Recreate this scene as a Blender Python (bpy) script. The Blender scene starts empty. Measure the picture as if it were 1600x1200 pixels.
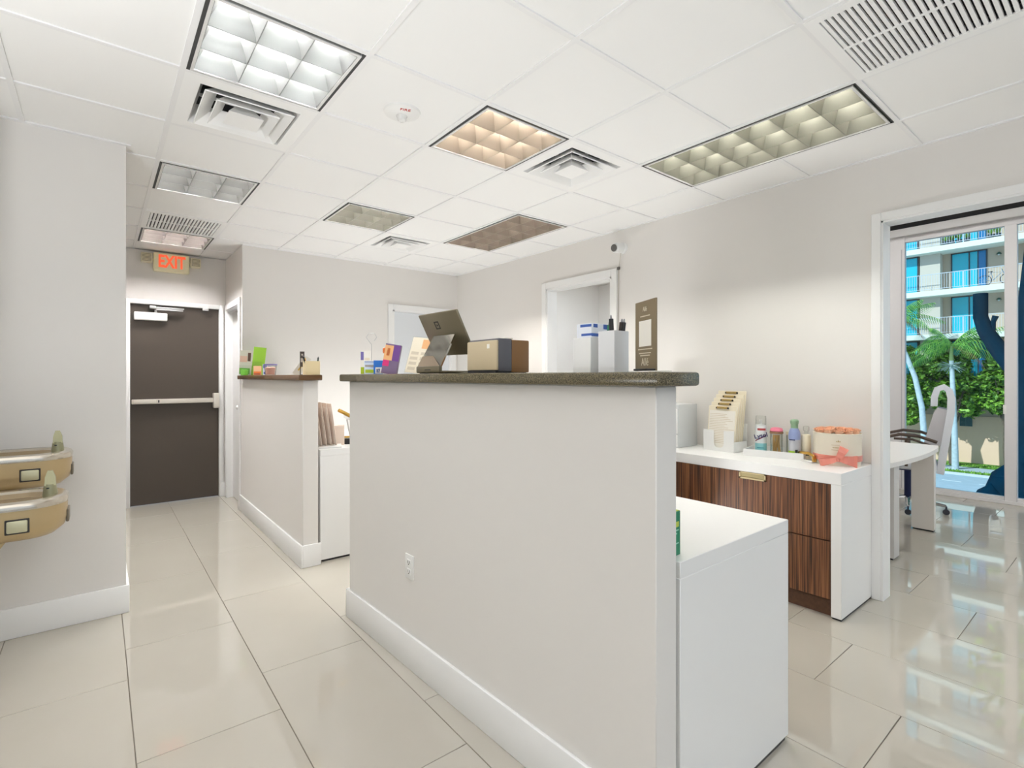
import bpy, bmesh, math, random
from mathutils import Vector, Matrix
R = math.radians
random.seed(7)
SC = bpy.context.scene
COL = SC.collection

# ------------------------------------------------------------------ camera, sky, sun, exposure
cd = bpy.data.cameras.new('camera')
cd.sensor_width = 36.0
cd.lens = 799.2 / 1600 * 36.0
cd.shift_x = 0.0049
cd.shift_y = -0.0072
cd.clip_start = 0.02
cd.clip_end = 400
cam = bpy.data.objects.new('camera', cd)
COL.objects.link(cam)
cam.location = (0.3216, -2.6657, 1.389)
cam.rotation_euler = (R(90), 0, -0.6732)
SC.camera = cam

w = bpy.data.worlds.new('sky')
SC.world = w
w.use_nodes = True
nt = w.node_tree
bg = nt.nodes['Background']
tc = nt.nodes.new('ShaderNodeTexCoord')
sp = nt.nodes.new('ShaderNodeSeparateXYZ')
cr = nt.nodes.new('ShaderNodeValToRGB')
cr.color_ramp.elements[0].position = 0.0
cr.color_ramp.elements[0].color = (0.80, 0.90, 1.0, 1)
cr.color_ramp.elements[1].position = 0.7
cr.color_ramp.elements[1].color = (0.42, 0.66, 1.0, 1)
nt.links.new(tc.outputs['Generated'], sp.inputs[0])
nt.links.new(sp.outputs['Z'], cr.inputs[0])
nt.links.new(cr.outputs[0], bg.inputs['Color'])
bg.inputs['Strength'].default_value = 1.0

sd = bpy.data.lights.new('sun', 'SUN')
sd.energy = 4.0
sd.angle = R(0.6)
sd.color = (1.0, 0.95, 0.88)
sun = bpy.data.objects.new('sun', sd)
COL.objects.link(sun)
sun.rotation_euler = Vector((0.75, -0.35, -0.62)).to_track_quat('-Z', 'Y').to_euler()
sun.location = (-20, 10, 30)

SC.view_settings.view_transform = 'Standard'
SC.view_settings.look = 'None'
SC.view_settings.gamma = 1
SC.view_settings.use_curve_mapping = False
SC.view_settings.exposure = 0.06
SC.cycles.diffuse_bounces = 7
SC.cycles.max_bounces = 14
SC.cycles.transparent_max_bounces = 16
SC.cycles.caustics_reflective = False
SC.cycles.caustics_refractive = False
SC.cycles.sample_clamp_indirect = 6.0

UPP = 39      # flux of the added pedestal uplighter, watts
UPC = 16      # flux of each added floor uplight can, watts
UPL = 49      # flux of each added torchiere, watts

# ------------------------------------------------------------------ materials
def lin(c):
    return tuple(((v / 255) / 12.92 if v / 255 <= 0.04045 else ((v / 255 + 0.055) / 1.055) ** 2.4) for v in c) + (1,)
M = {}
def mat(name, rgb, rough=0.5, metal=0.0, spec=0.5, emit=None, es=0.0, bump=0.0, bscale=60, vary=0.0, trans=0.0, coat=0.0):
    if name in M: return M[name]
    m = bpy.data.materials.new(name); m.use_nodes = True
    n = m.node_tree.nodes; l = m.node_tree.links; b = n['Principled BSDF']
    b.inputs['Base Color'].default_value = lin(rgb)
    b.inputs['Roughness'].default_value = rough
    b.inputs['Metallic'].default_value = metal
    b.inputs['Specular IOR Level'].default_value = spec
    b.inputs['Transmission Weight'].default_value = trans
    b.inputs['Coat Weight'].default_value = coat
    if emit:
        b.inputs['Emission Color'].default_value = lin(emit); b.inputs['Emission Strength'].default_value = es
    if bump or vary:
        t = n.new('ShaderNodeTexCoord'); nz = n.new('ShaderNodeTexNoise')
        nz.inputs['Scale'].default_value = bscale; nz.inputs['Detail'].default_value = 4
        l.new(t.outputs['Object'], nz.inputs['Vector'])
        if bump:
            bp = n.new('ShaderNodeBump'); bp.inputs['Strength'].default_value = bump; bp.inputs['Distance'].default_value = 0.002
            l.new(nz.outputs['Fac'], bp.inputs['Height']); l.new(bp.outputs[0], b.inputs['Normal'])
        if vary:
            mx = n.new('ShaderNodeMix'); mx.data_type = 'RGBA'; mx.blend_type = 'MULTIPLY'
            mx.inputs[0].default_value = vary
            mx.inputs[6].default_value = lin(rgb)
            rp = n.new('ShaderNodeValToRGB'); rp.color_ramp.elements[0].color = (.35, .35, .35, 1); rp.color_ramp.elements[1].color = (1.3, 1.3, 1.3, 1)
            rp.color_ramp.elements[0].position = .3; rp.color_ramp.elements[1].position = .7
            l.new(nz.outputs['Fac'], rp.inputs[0]); l.new(rp.outputs[0], mx.inputs[7]); l.new(mx.outputs[2], b.inputs['Base Color'])
    M[name] = m
    return m

WALL = mat('wall_paint', (227, 224, 220), .55, bump=.06, bscale=160, spec=.3)
TRIM = mat('trim_white', (238, 238, 237), .35, spec=.4)
CTILE = mat('ceiling_tile', (245, 245, 244), .9, spec=.1, bump=.12, bscale=220)
CGRID = mat('ceiling_grid', (240, 240, 240), .5, spec=.3)
WHITE = mat('white_laminate', (238, 238, 237), .3, spec=.4)
WPLAS = mat('white_plastic', (236, 236, 234), .35)
BLACK = mat('black_plastic', (22, 22, 24), .4)
DARK = mat('dark_void', (30, 30, 32), .8)
SLOT = mat('dark_slot', (62, 62, 62), .7)
CHROME = mat('chrome', (205, 207, 210), .18, 1.0)
ALU = mat('aluminium', (205, 205, 205), .35, .9)
GOLD = mat('gold_metal', (214, 170, 88), .25, 1.0)
GROUT = mat('grout', (120, 112, 100), .9)
PAPER = mat('paper', (240, 236, 226), .8)
CREAM = mat('cream_paper', (232, 222, 200), .8)
GREYP = mat('print_grey', (170, 160, 146), .8)
INK = mat('print_ink', (52, 50, 48), .8)

def floor_mat():
    m = bpy.data.materials.new('porcelain_tile'); m.use_nodes = True
    n = m.node_tree.nodes; l = m.node_tree.links; b = n['Principled BSDF']
    oi = n.new('ShaderNodeObjectInfo'); g = n.new('ShaderNodeNewGeometry'); nz = n.new('ShaderNodeTexNoise')
    nz.inputs['Scale'].default_value = 1.6; nz.inputs['Detail'].default_value = 5
    l.new(g.outputs['Position'], nz.inputs['Vector'])
    ad = n.new('ShaderNodeMath'); ad.operation = 'MULTIPLY_ADD'; ad.inputs[1].default_value = .35
    l.new(oi.outputs['Random'], ad.inputs[0])
    m2 = n.new('ShaderNodeMath'); m2.operation = 'MULTIPLY'; m2.inputs[1].default_value = .65
    l.new(nz.outputs['Fac'], m2.inputs[0]); l.new(m2.outputs[0], ad.inputs[2])
    rp = n.new('ShaderNodeValToRGB')
    rp.color_ramp.elements[0].position = .2; rp.color_ramp.elements[0].color = lin((178, 172, 161))
    rp.color_ramp.elements[1].position = .8; rp.color_ramp.elements[1].color = lin((187, 182, 171))
    l.new(ad.outputs[0], rp.inputs[0]); l.new(rp.outputs[0], b.inputs['Base Color'])
    b.inputs['Roughness'].default_value = .012
    b.inputs['Specular IOR Level'].default_value = 1.0
    return m
FLOOR = floor_mat()

def granite_mat():
    m = bpy.data.materials.new('speckled_granite'); m.use_nodes = True
    n = m.node_tree.nodes; l = m.node_tree.links; b = n['Principled BSDF']
    t = n.new('ShaderNodeTexCoord'); v = n.new('ShaderNodeTexNoise'); v.inputs['Scale'].default_value = 380; v.inputs['Detail'].default_value = 3
    l.new(t.outputs['Object'], v.inputs['Vector'])
    rp = n.new('ShaderNodeValToRGB'); e = rp.color_ramp.elements
    e[0].position = .36; e[0].color = lin((46, 42, 32)); e[1].position = .66; e[1].color = lin((132, 122, 94))
    x = e.new(.5); x.color = lin((92, 84, 62))
    l.new(v.outputs['Fac'], rp.inputs[0]); l.new(rp.outputs[0], b.inputs['Base Color'])
    b.inputs['Roughness'].default_value = .25
    return m
GRANITE = granite_mat()

def wood_mat():
    m = bpy.data.materials.new('zebra_wood'); m.use_nodes = True
    n = m.node_tree.nodes; l = m.node_tree.links; b = n['Principled BSDF']
    g = n.new('ShaderNodeNewGeometry'); mp = n.new('ShaderNodeMapping'); mp.inputs['Scale'].default_value = (150, 150, 2.0)
    nz = n.new('ShaderNodeTexNoise'); nz.inputs['Scale'].default_value = 1.0; nz.inputs['Detail'].default_value = 5; nz.inputs['Distortion'].default_value = .4
    l.new(g.outputs['Position'], mp.inputs[0]); l.new(mp.outputs[0], nz.inputs['Vector'])
    rp = n.new('ShaderNodeValToRGB'); e = rp.color_ramp.elements
    e[0].position = .36; e[0].color = lin((52, 33, 22)); e[1].position = .62; e[1].color = lin((138, 92, 58))
    x = e.new(.48); x.color = lin((100, 61, 38))
    l.new(nz.outputs['Fac'], rp.inputs[0]); l.new(rp.outputs[0], b.inputs['Base Color'])
    b.inputs['Roughness'].default_value = .4
    return m
WOOD = wood_mat()

def glass_mat(name, tint, refl=1.0):
    m = bpy.data.materials.new(name); m.use_nodes = True
    n = m.node_tree.nodes; l = m.node_tree.links
    for x in list(n):
        if x.type != 'OUTPUT_MATERIAL': n.remove(x)
    out = [x for x in n if x.type == 'OUTPUT_MATERIAL'][0]
    tr = n.new('ShaderNodeBsdfTransparent'); tr.inputs[0].default_value = tint
    gl = n.new('ShaderNodeBsdfGlossy'); gl.inputs['Roughness'].default_value = .02
    fr = n.new('ShaderNodeFresnel'); fr.inputs[0].default_value = 1.3
    mu = n.new('ShaderNodeMath'); mu.operation = 'MULTIPLY'; mu.inputs[1].default_value = refl
    mx = n.new('ShaderNodeMixShader')
    l.new(fr.outputs[0], mu.inputs[0]); l.new(mu.outputs[0], mx.inputs[0]); l.new(tr.outputs[0], mx.inputs[1]); l.new(gl.outputs[0], mx.inputs[2])
    l.new(mx.outputs[0], out.inputs[0])
    return m
GLASS = glass_mat('window_glass', (.82, .95, 1.0, 1))
CLEAR = glass_mat('clear_acrylic', (.95, .96, .95, 1), .45)

def leaf_mat(name, a, b_):
    m = bpy.data.materials.new(name); m.use_nodes = True
    n = m.node_tree.nodes; l = m.node_tree.links; b = n['Principled BSDF']
    g = n.new('ShaderNodeNewGeometry'); rp = n.new('ShaderNodeValToRGB')
    rp.color_ramp.elements[0].color = lin(a); rp.color_ramp.elements[1].color = lin(b_)
    l.new(g.outputs['Random Per Island'], rp.inputs[0]); l.new(rp.outputs[0], b.inputs['Base Color'])
    b.inputs['Roughness'].default_value = .5
    return m
LEAF = leaf_mat('tree_leaves', (36, 84, 26), (150, 196, 62))
FROND = leaf_mat('palm_leaves', (44, 120, 50), (150, 200, 80))

# ------------------------------------------------------------------ mesh builder
class MB:
    def __init__(s): s.bm = bmesh.new()
    def _xf(s, vs, mx):
        if mx is not None: bmesh.ops.transform(s.bm, matrix=mx, verts=vs)
    def box(s, x0, x1, y0, y1, z0, z1, bev=0.0, seg=2, mx=None):
        r = bmesh.ops.create_cube(s.bm, size=1.0); vs = r['verts']
        for v in vs:
            v.co = Vector(((x0 + x1) / 2 + v.co.x * (x1 - x0), (y0 + y1) / 2 + v.co.y * (y1 - y0), (z0 + z1) / 2 + v.co.z * (z1 - z0)))
        if mx is not None: s._xf(vs, mx)
        if bev:
            es = list({e for v in vs for e in v.link_edges})
            bmesh.ops.bevel(s.bm, geom=es, offset=bev, segments=seg, affect='EDGES', profile=.5)
        return s
    def cyl(s, p0, p1, r0, r1=None, seg=16, caps=True):
        p0 = Vector(p0); p1 = Vector(p1); d = p1 - p0; L = d.length
        if r1 is None: r1 = r0
        mx = Matrix.Translation((p0 + p1) / 2) @ d.to_track_quat('Z', 'Y').to_matrix().to_4x4()
        bmesh.ops.create_cone(s.bm, cap_ends=caps, segments=seg, radius1=r0, radius2=r1, depth=L, matrix=mx)
        return s
    def lathe(s, prof, seg=24, c=(0, 0, 0), axis=None):
        rings = []
        for r, z in prof:
            if r < 1e-6: rings.append([s.bm.verts.new((0, 0, z))])
            else: rings.append([s.bm.verts.new((r * math.cos(2 * math.pi * i / seg), r * math.sin(2 * math.pi * i / seg), z)) for i in range(seg)])
        for a, b in zip(rings, rings[1:]):
            if len(a) == 1 and len(b) == 1: continue
            for i in range(seg):
                j = (i + 1) % seg
                if len(a) == 1: s.bm.faces.new((a[0], b[j], b[i]))
                elif len(b) == 1: s.bm.faces.new((a[i], a[j], b[0]))
                else: s.bm.faces.new((a[i], a[j], b[j], b[i]))
        mx = Matrix.Translation(c)
        if axis is not None: mx = mx @ Vector(axis).to_track_quat('Z', 'Y').to_matrix().to_4x4()
        s._xf([v for r in rings for v in r], mx)
        return s
    def loft(s, rings, cap0=True, cap1=True):
        rr = [[s.bm.verts.new(p) for p in r] for r in rings]
        n = len(rr[0])
        for a, b in zip(rr, rr[1:]):
            for i in range(n):
                j = (i + 1) % n
                s.bm.faces.new((a[i], a[j], b[j], b[i]))
        if cap0: s.bm.faces.new(list(reversed(rr[0])))
        if cap1: s.bm.faces.new(rr[-1])
        return s
    def prism(s, poly, a, b, plane='xy', mx=None):
        def P(u, v, h):
            return {'xy': (u, v, h), 'yz': (h, u, v), 'xz': (u, h, v)}[plane]
        lo = [s.bm.verts.new(P(u, v, a)) for u, v in poly]; hi = [s.bm.verts.new(P(u, v, b)) for u, v in poly]
        n = len(poly)
        for i in range(n):
            j = (i + 1) % n
            s.bm.faces.new((lo[i], lo[j], hi[j], hi[i]))
        s.bm.faces.new(list(reversed(lo))); s.bm.faces.new(hi)
        s._xf(lo + hi, mx)
        return s
    def tube(s, pts, r, seg=8, closed=False):
        pts = [Vector(p) for p in pts]; n = len(pts); rings = []
        u = None
        for i, p in enumerate(pts):
            a = pts[i - 1] if (i or closed) else p; b = pts[(i + 1) % n] if (i < n - 1 or closed) else p
            t = (b - a).normalized()
            if u is None:
                u = t.cross(Vector((0, 0, 1)))
                if u.length < .05: u = t.cross(Vector((0, 1, 0)))
            else: u = u - t * u.dot(t)
            u.normalize(); v = t.cross(u)
            rr = r[i] if isinstance(r, (list, tuple)) else r
            rings.append([s.bm.verts.new(p + rr * (math.cos(2 * math.pi * k / seg) * u + math.sin(2 * math.pi * k / seg) * v)) for k in range(seg)])
        pr = list(zip(rings, rings[1:])) + ([(rings[-1], rings[0])] if closed else [])
        for a, b in pr:
            for k in range(seg):
                j = (k + 1) % seg
                s.bm.faces.new((a[k], a[j], b[j], b[k]))
        if not closed:
            s.bm.faces.new(list(reversed(rings[0]))); s.bm.faces.new(rings[-1])
        return s
    def ball(s, c, r, sub=2, sc=(1, 1, 1)):
        mx = Matrix.Translation(c) @ Matrix.Diagonal((sc[0], sc[1], sc[2], 1))
        bmesh.ops.create_icosphere(s.bm, subdivisions=sub, radius=r, matrix=mx)
        return s
    def quad(s, *p):
        s.bm.faces.new([s.bm.verts.new(q) for q in p]); return s
    def mesh(s, name, m, ang=38):
        bmesh.ops.recalc_face_normals(s.bm, faces=s.bm.faces[:])
        me = bpy.data.meshes.new(name); s.bm.to_mesh(me); s.bm.free()
        me.materials.append(m)
        me.polygons.foreach_set('use_smooth', [True] * len(me.polygons))
        me.set_sharp_from_angle(angle=R(ang))
        return me
    def obj(s, name, m, parent=None, loc=(0, 0, 0), rz=0, ang=38, kind=None, label=None):
        o = bpy.data.objects.new(name, s.mesh(name, m, ang)); COL.objects.link(o)
        o.location = loc; o.rotation_euler = (0, 0, rz)
        if parent: o.parent = parent
        if kind: o['kind'] = kind
        if label: o['label'] = label
        return o

def thing(name, label, cat, loc=(0, 0, 0), rz=0, group=None):
    o = bpy.data.objects.new(name, None); COL.objects.link(o)
    o.empty_display_size = .1
    o.location = loc; o.rotation_euler = (0, 0, rz)
    o['label'] = label; o['category'] = cat
    if group: o['group'] = group
    return o
def tag(o, label, cat, group=None):
    o['label'] = label; o['category'] = cat
    if group: o['group'] = group
    return o
def dup(root, loc, rz, label, group=None):
    def cp(o, par):
        c = o.copy(); COL.objects.link(c)
        if par: c.parent = par
        for ch in kids.get(o.name, []): cp(ch, c)
        return c
    kids = {}
    for o in bpy.data.objects:
        if o.parent: kids.setdefault(o.parent.name, []).append(o)
    r = cp(root, None); r.location = loc; r.rotation_euler = (0, 0, rz); r['label'] = label
    if group: r['group'] = group
    return r
def text_mesh(txt, size, name, m, parent, loc, rot, depth=.0008, sx=1.0, label=None, fat=0.0):
    cu = bpy.data.curves.new(name, 'FONT'); cu.body = txt; cu.size = size; cu.align_x = 'CENTER'; cu.align_y = 'CENTER'; cu.extrude = depth; cu.offset = fat; cu.resolution_u = 3
    t = bpy.data.objects.new(name + '_tmp', cu); COL.objects.link(t)
    dg = bpy.context.evaluated_depsgraph_get(); dg.update()
    me = bpy.data.meshes.new_from_object(t.evaluated_get(dg))
    bpy.data.objects.remove(t); bpy.data.curves.remove(cu)
    me.materials.clear(); me.materials.append(m)
    o = bpy.data.objects.new(name, me); COL.objects.link(o)
    o.parent = parent; o.location = loc; o.rotation_euler = rot; o.scale = (sx, 1, 1)
    if label: o['label'] = label
    return o
def struct(name, mb, m, **k):
    o = mb.obj(name, m, **k); o['kind'] = 'structure'; return o

# ------------------------------------------------------------------ room shell
H = 2.75
# floor slab (grout) and tiles: running bond shifted by thirds
fl = struct('floor', MB().box(-3.2, 8.2, -6.2, 4.2, -.12, -.004), GROUT)
TW, TL, GP = .4925, .979, .003
full = MB().box(GP / 2, TW - GP / 2, GP / 2, TL - GP / 2, -.012, 0, bev=.0012, seg=1).mesh('floor_tile', FLOOR)
def floor_tile(x, y, x1=None, y1=None, y0=None):
    if x1 is None and y1 is None:
        o = bpy.data.objects.new('floor_tile', full); COL.objects.link(o); o.parent = fl; o.location = (x, y, 0)
# visible floor: reception (X -1..4.3) and office (X 4.2..8.1)
for k in range(-3, 17):
    x = .4257 + TW * (k - 1)
    base = .2494 + .3263 * k
    base -= math.floor(base / TL) * TL
    ylo, yhi = (-2.9, 4.0)
    if x > 4.6: ylo, yhi = (-4.4, .0)
    if x < 0.0: yhi = 1.2
    n0 = math.floor((ylo - base) / TL)
    for n in range(n0, n0 + 9):
        y = base + n * TL
        if y + TL < ylo or y > yhi: continue
        floor_tile(x, y)

# walls
struct('wall_left', MB().box(-.42, .446, 1.097, 4.2, 0, H), WALL)
struct('wall_fountain', MB().box(-.42, -.28, .1, 1.097, 0, H), WALL)
struct('wall_side', MB().box(-3.1, -.42, .1, .22, 0, H), WALL)
struct('wall_west', MB().box(-3.2, -3.1, -6.1, .22, 0, H), WALL)
struct('wall_exit', MB().box(.446, .56, 4.06, 4.2, 0, H).box(1.425, 1.6, 4.06, 4.2, 0, H).box(.56, 1.425, 4.06, 4.2, 2.185, H), WALL)
struct('wall_corridor', MB().box(1.48, 1.6, 3.18, 3.27, 0, H).box(1.48, 1.6, 3.98, 4.06, 0, H).box(1.48, 1.6, 3.27, 3.98, 2.19, H), WALL)
struct('wall_back', MB().box(1.6, 3.17, 3.18, 3.3, 0, H).box(4.02, 4.24, 3.18, 3.3, 0, H).box(3.17, 4.02, 3.18, 3.3, 2.22, H), WALL)
wr = MB()
for y0, y1, z0, z1 in ((1.40, 3.3, 0, 3.6), (.50, 1.40, 2.335, 3.6), (-1.634, .50, 0, 3.6), (-3.1, -1.634, 2.352, 3.6), (-6.1, -3.1, 0, 3.6)):
    wr.box(4.12, 4.24, y0, y1, z0, z1)
struct('wall_right', wr, WALL)
struct('wall_rear', MB().box(-3.2, -2.4, -6.2, -6.1, 0, H).box(3.4, 4.24, -6.2, -6.1, 0, H).box(-2.4, 3.4, -6.2, -6.1, 0, .12).box(-2.4, 3.4, -6.2, -6.1, 2.6, H), WALL)  # unseen wide opening added here to let daylight into the room
# storeroom behind the small doorway
struct('wall_storeroom', MB().box(4.24, 6.3, 2.5, 2.6, 0, 2.75).box(6.2, 6.3, .1, 2.5, 0, 2.75).box(4.24, 6.3, .1, 2.6, 2.75, 2.8), WALL)
# office shell
struct('wall_office', MB().box(4.24, 8.2, .0, .1, 0, 3.6).box(4.24, 8.2, -6.2, -6.1, 0, 3.6).box(8.07, 8.2, -.62, .0, 0, 3.6).box(8.07, 8.2, -6.1, -.62, 3.42, 3.6), WALL)
struct('ceiling_office', MB().box(4.12, 8.2, -6.2, .1, 3.6, 3.7), CTILE)
struct('wall_lower', MB().box(-3.2, 8.2, -6.2, 4.2, -4.06, -.13), mat('lower_facade', (205, 196, 182), .8))

# half walls under the stone counters
HX, HY, HR = 1.542, -1.806, .042
struct('wall_reception', MB().box(0, .106, 0, 2.03, 0, 1.361, bev=.003, seg=1), WALL, loc=(HX, HY, 0), rz=HR)
struct('wall_reception_second', MB().box(1.478, 1.59, 1.165, 3.18, 0, 1.361, bev=.003, seg=1), WALL)
def baseboard(name, x0, x1, y0, y1, loc=(0, 0, 0), rz=0):
    return struct(name, MB().box(x0, x1, y0, y1, 0, .162, bev=.004, seg=2), TRIM, loc=loc, rz=rz)
baseboard('baseboard_reception', -.016, -.0005, -.002, 2.046, (HX, HY, 0), HR)
baseboard('baseboard_reception_end', -.016, .1065, 2.0305, 2.046, (HX, HY, 0), HR)
baseboard('baseboard_second', 1.462, 1.4775, 1.148, 3.26)
baseboard('baseboard_second_end', 1.4775, 1.606, 1.148, 1.1645)
baseboard('baseboard_left', -.27, .462, 1.081, 1.0965)
baseboard('baseboard_left_return', .4465, .462, 1.0965, 4.04)
baseboard('baseboard_right_far', 4.104, 4.1195, .33, .43)
baseboard('baseboard_exit', 1.428, 1.479, 4.03, 4.0595)
baseboard('baseboard_fountain', -.2795, -.262, .1, 1.08)

# door casings
def casing(name, plane, a0, a1, top, face, w=.068, t=.02, depth=.13, sgn=-1, lin_t=.018):
    mb = MB()
    for lo, hi, z0, z1 in ((a0 - w, a0, 0, top + w), (a1, a1 + w, 0, top + w), (a0, a1, top, top + w)):
        if plane == 'x': mb.box(min(face, face + sgn * t), max(face, face + sgn * t), lo, hi, z0, z1, bev=.003, seg=1)
        else: mb.box(lo, hi, min(face, face + sgn * t), max(face, face + sgn * t), z0, z1, bev=.003, seg=1)
    # jamb lining
    d0, d1 = sorted((face + sgn * t * .6, face - sgn * depth))
    for lo, hi, z0, z1 in ((a0 - .001, a0 + lin_t, 0, top), (a1 - lin_t, a1 + .001, 0, top), (a0, a1, top - lin_t, top)):
        if plane == 'x': mb.box(d0, d1, lo, hi, z0, z1)
        else: mb.box(lo, hi, d0, d1, z0, z1)
    return struct(name, mb, TRIM)
casing('trim_1', 'x', -3.1, -1.634, 2.352, 4.12, w=.051, depth=.122, lin_t=.011)
casing('trim_2', 'x', .50, 1.40, 2.335, 4.12)
casing('trim_3', 'x', 3.30, 3.95, 2.15, 1.48)
casing('trim_4', 'y', 3.17, 4.02, 2.22, 3.18)

# exit door
d1 = struct('door_1', MB().box(.577, 1.409, 4.075, 4.12, .008, 2.168), mat('exit_door_paint', (66, 58, 50), .45, bump=.03, bscale=90))
fr = MB().box(.535, .578, 4.035, 4.16, 0, 2.215, bev=.004).box(1.408, 1.455, 4.035, 4.16, 0, 2.215, bev=.004).box(.578, 1.408, 4.035, 4.16, 2.168, 2.215, bev=.004)
fr.obj('door_frame', TRIM, d1)
pb = MB().box(.59, 1.345, 4.005, 4.074, 1.095, 1.145, bev=.006).box(.605, .80, 3.998, 4.01, 1.10, 1.14, bev=.003)
pbar = pb.obj('panic_bar', mat('bar_metal', (214, 208, 198), .35, .4), d1)
MB().box(1.345, 1.405, 3.99, 4.074, 1.03, 1.20, bev=.008).obj('latch_box', M['bar_metal'], pbar)
MB().box(.82, .832, 3.997, 4.006, 1.108, 1.135).obj('key_slot', BLACK, pbar)
cl = MB().box(.61, .905, 4.01, 4.074, 1.995, 2.08, bev=.008).obj('door_closer', WPLAS, d1)
MB().box(.80, 1.05, 3.99, 4.01, 2.105, 2.122, bev=.003).box(.745, .80, 3.99, 4.07, 2.12, 2.15, bev=.003).cyl((.80, 4.02, 2.08), (.80, 4.02, 2.11), .012).box(.78, 1.06, 4.0, 4.02, 2.128, 2.142, bev=.003).obj('closer_arm', ALU, cl)
MB().box(1.24, 1.30, 4.02, 4.05, 2.14, 2.17, bev=.004).obj('door_strike', WPLAS, d1)
# corridor side door
d2 = struct('door_2', MB().box(1.53, 1.57, 3.318, 3.932, .01, 2.13), TRIM)
MB().ball((1.487, 3.39, 1.06), .03).cyl((1.487, 3.39, 1.06), (1.53, 3.39, 1.06), .012).obj('door_knob', mat('white_knob', (228, 228, 226), .3), d2)
MB().box(1.452, 1.476, 3.33, 3.80, 2.10, 2.135, bev=.004).obj('closer_arm', ALU, d2)
# back door behind the counters
d3 = struct('door_3', MB().box(3.19, 4.0, 3.215, 3.26, .01, 2.20), mat('pale_door', (222, 226, 230), .4))
MB().ball((3.26, 3.17, 1.0), .03).cyl((3.26, 3.17, 1.0), (3.26, 3.215, 1.0), .012).obj('door_knob', CHROME, d3)

# ------------------------------------------------------------------ suspended ceiling
G = .61
ce = struct('ceiling', MB().box(-3.2, 4.12, -6.2, 4.2, 2.95, 3.0), CTILE)
struct('ceiling_rear', MB().box(-3.2, 4.12, -6.2, -2.44, 2.757, 2.775).box(-3.2, -1.22, -2.44, .22, 2.757, 2.775), CTILE)
LIGHTS2 = {(1, -1), (3, -1), (3, 2), (1, 2), (1, 5)}
LIGHTS4 = {(5, -3): 2, (5, 1): 2}
DIFF = {(1, 0), (4, -1), (4, 3)}
GRILL = {(4, -4), (1, 4)}
taken = set(LIGHTS2) | DIFF | GRILL
for (i, j), n in LIGHTS4.items():
    for q in range(n): taken.add((i, j + q))
tile_me = MB().box(.004, G - .004, .004, G - .004, 2.757, 2.772, bev=.002, seg=1).mesh('ceiling_tile', CTILE)
tile_cut = MB().box(.004, 4.119 - 6 * G, .004, G - .004, 2.757, 2.772, bev=.002, seg=1).mesh('ceiling_tile_cut', CTILE)
for i in range(-2, 7):
    for j in range(-4, 7):
        if (i, j) in taken: continue
        x, y = i * G, j * G
        if x + G < .446 and y > 1.1: continue
        if x > 1.5 and y > 3.18: continue
        o = bpy.data.objects.new('ceiling_tile', tile_cut if i == 6 else tile_me); COL.objects.link(o)
        o.parent = ce; o.location = (x, y, 0)
for i in range(-2, 7):
    hi = 4.05 if i in (1, 2) else (3.18 if i > 2 else 1.097)
    MB().box(i * G - .012, i * G + .012, -2.44, hi, 2.75, 2.758).obj('ceiling_runner', CGRID, ce)
for j in range(-4, 7):
    lo = -1.22 if j <= 1 else .446
    hi = 4.118 if j <= 5 else 1.48
    for a, b in (((lo, 5 * G), (6 * G, hi)) if j in (-2, 2) else ((lo, hi),)):
        MB().box(a, b, j * G - .012, j * G + .012, 2.7505, 2.758).obj('ceiling_runner', CGRID, ce)
MB().box(4.098, 4.12, -2.44, 3.18, 2.7495, 2.757).obj('wall_angle', CGRID, ce)
MB().box(1.48, 4.12, 3.158, 3.18, 2.7495, 2.757).obj('wall_angle', CGRID, ce)
MB().box(-.28, .468, 1.075, 1.097, 2.7495, 2.757).obj('wall_angle', CGRID, ce)

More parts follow.
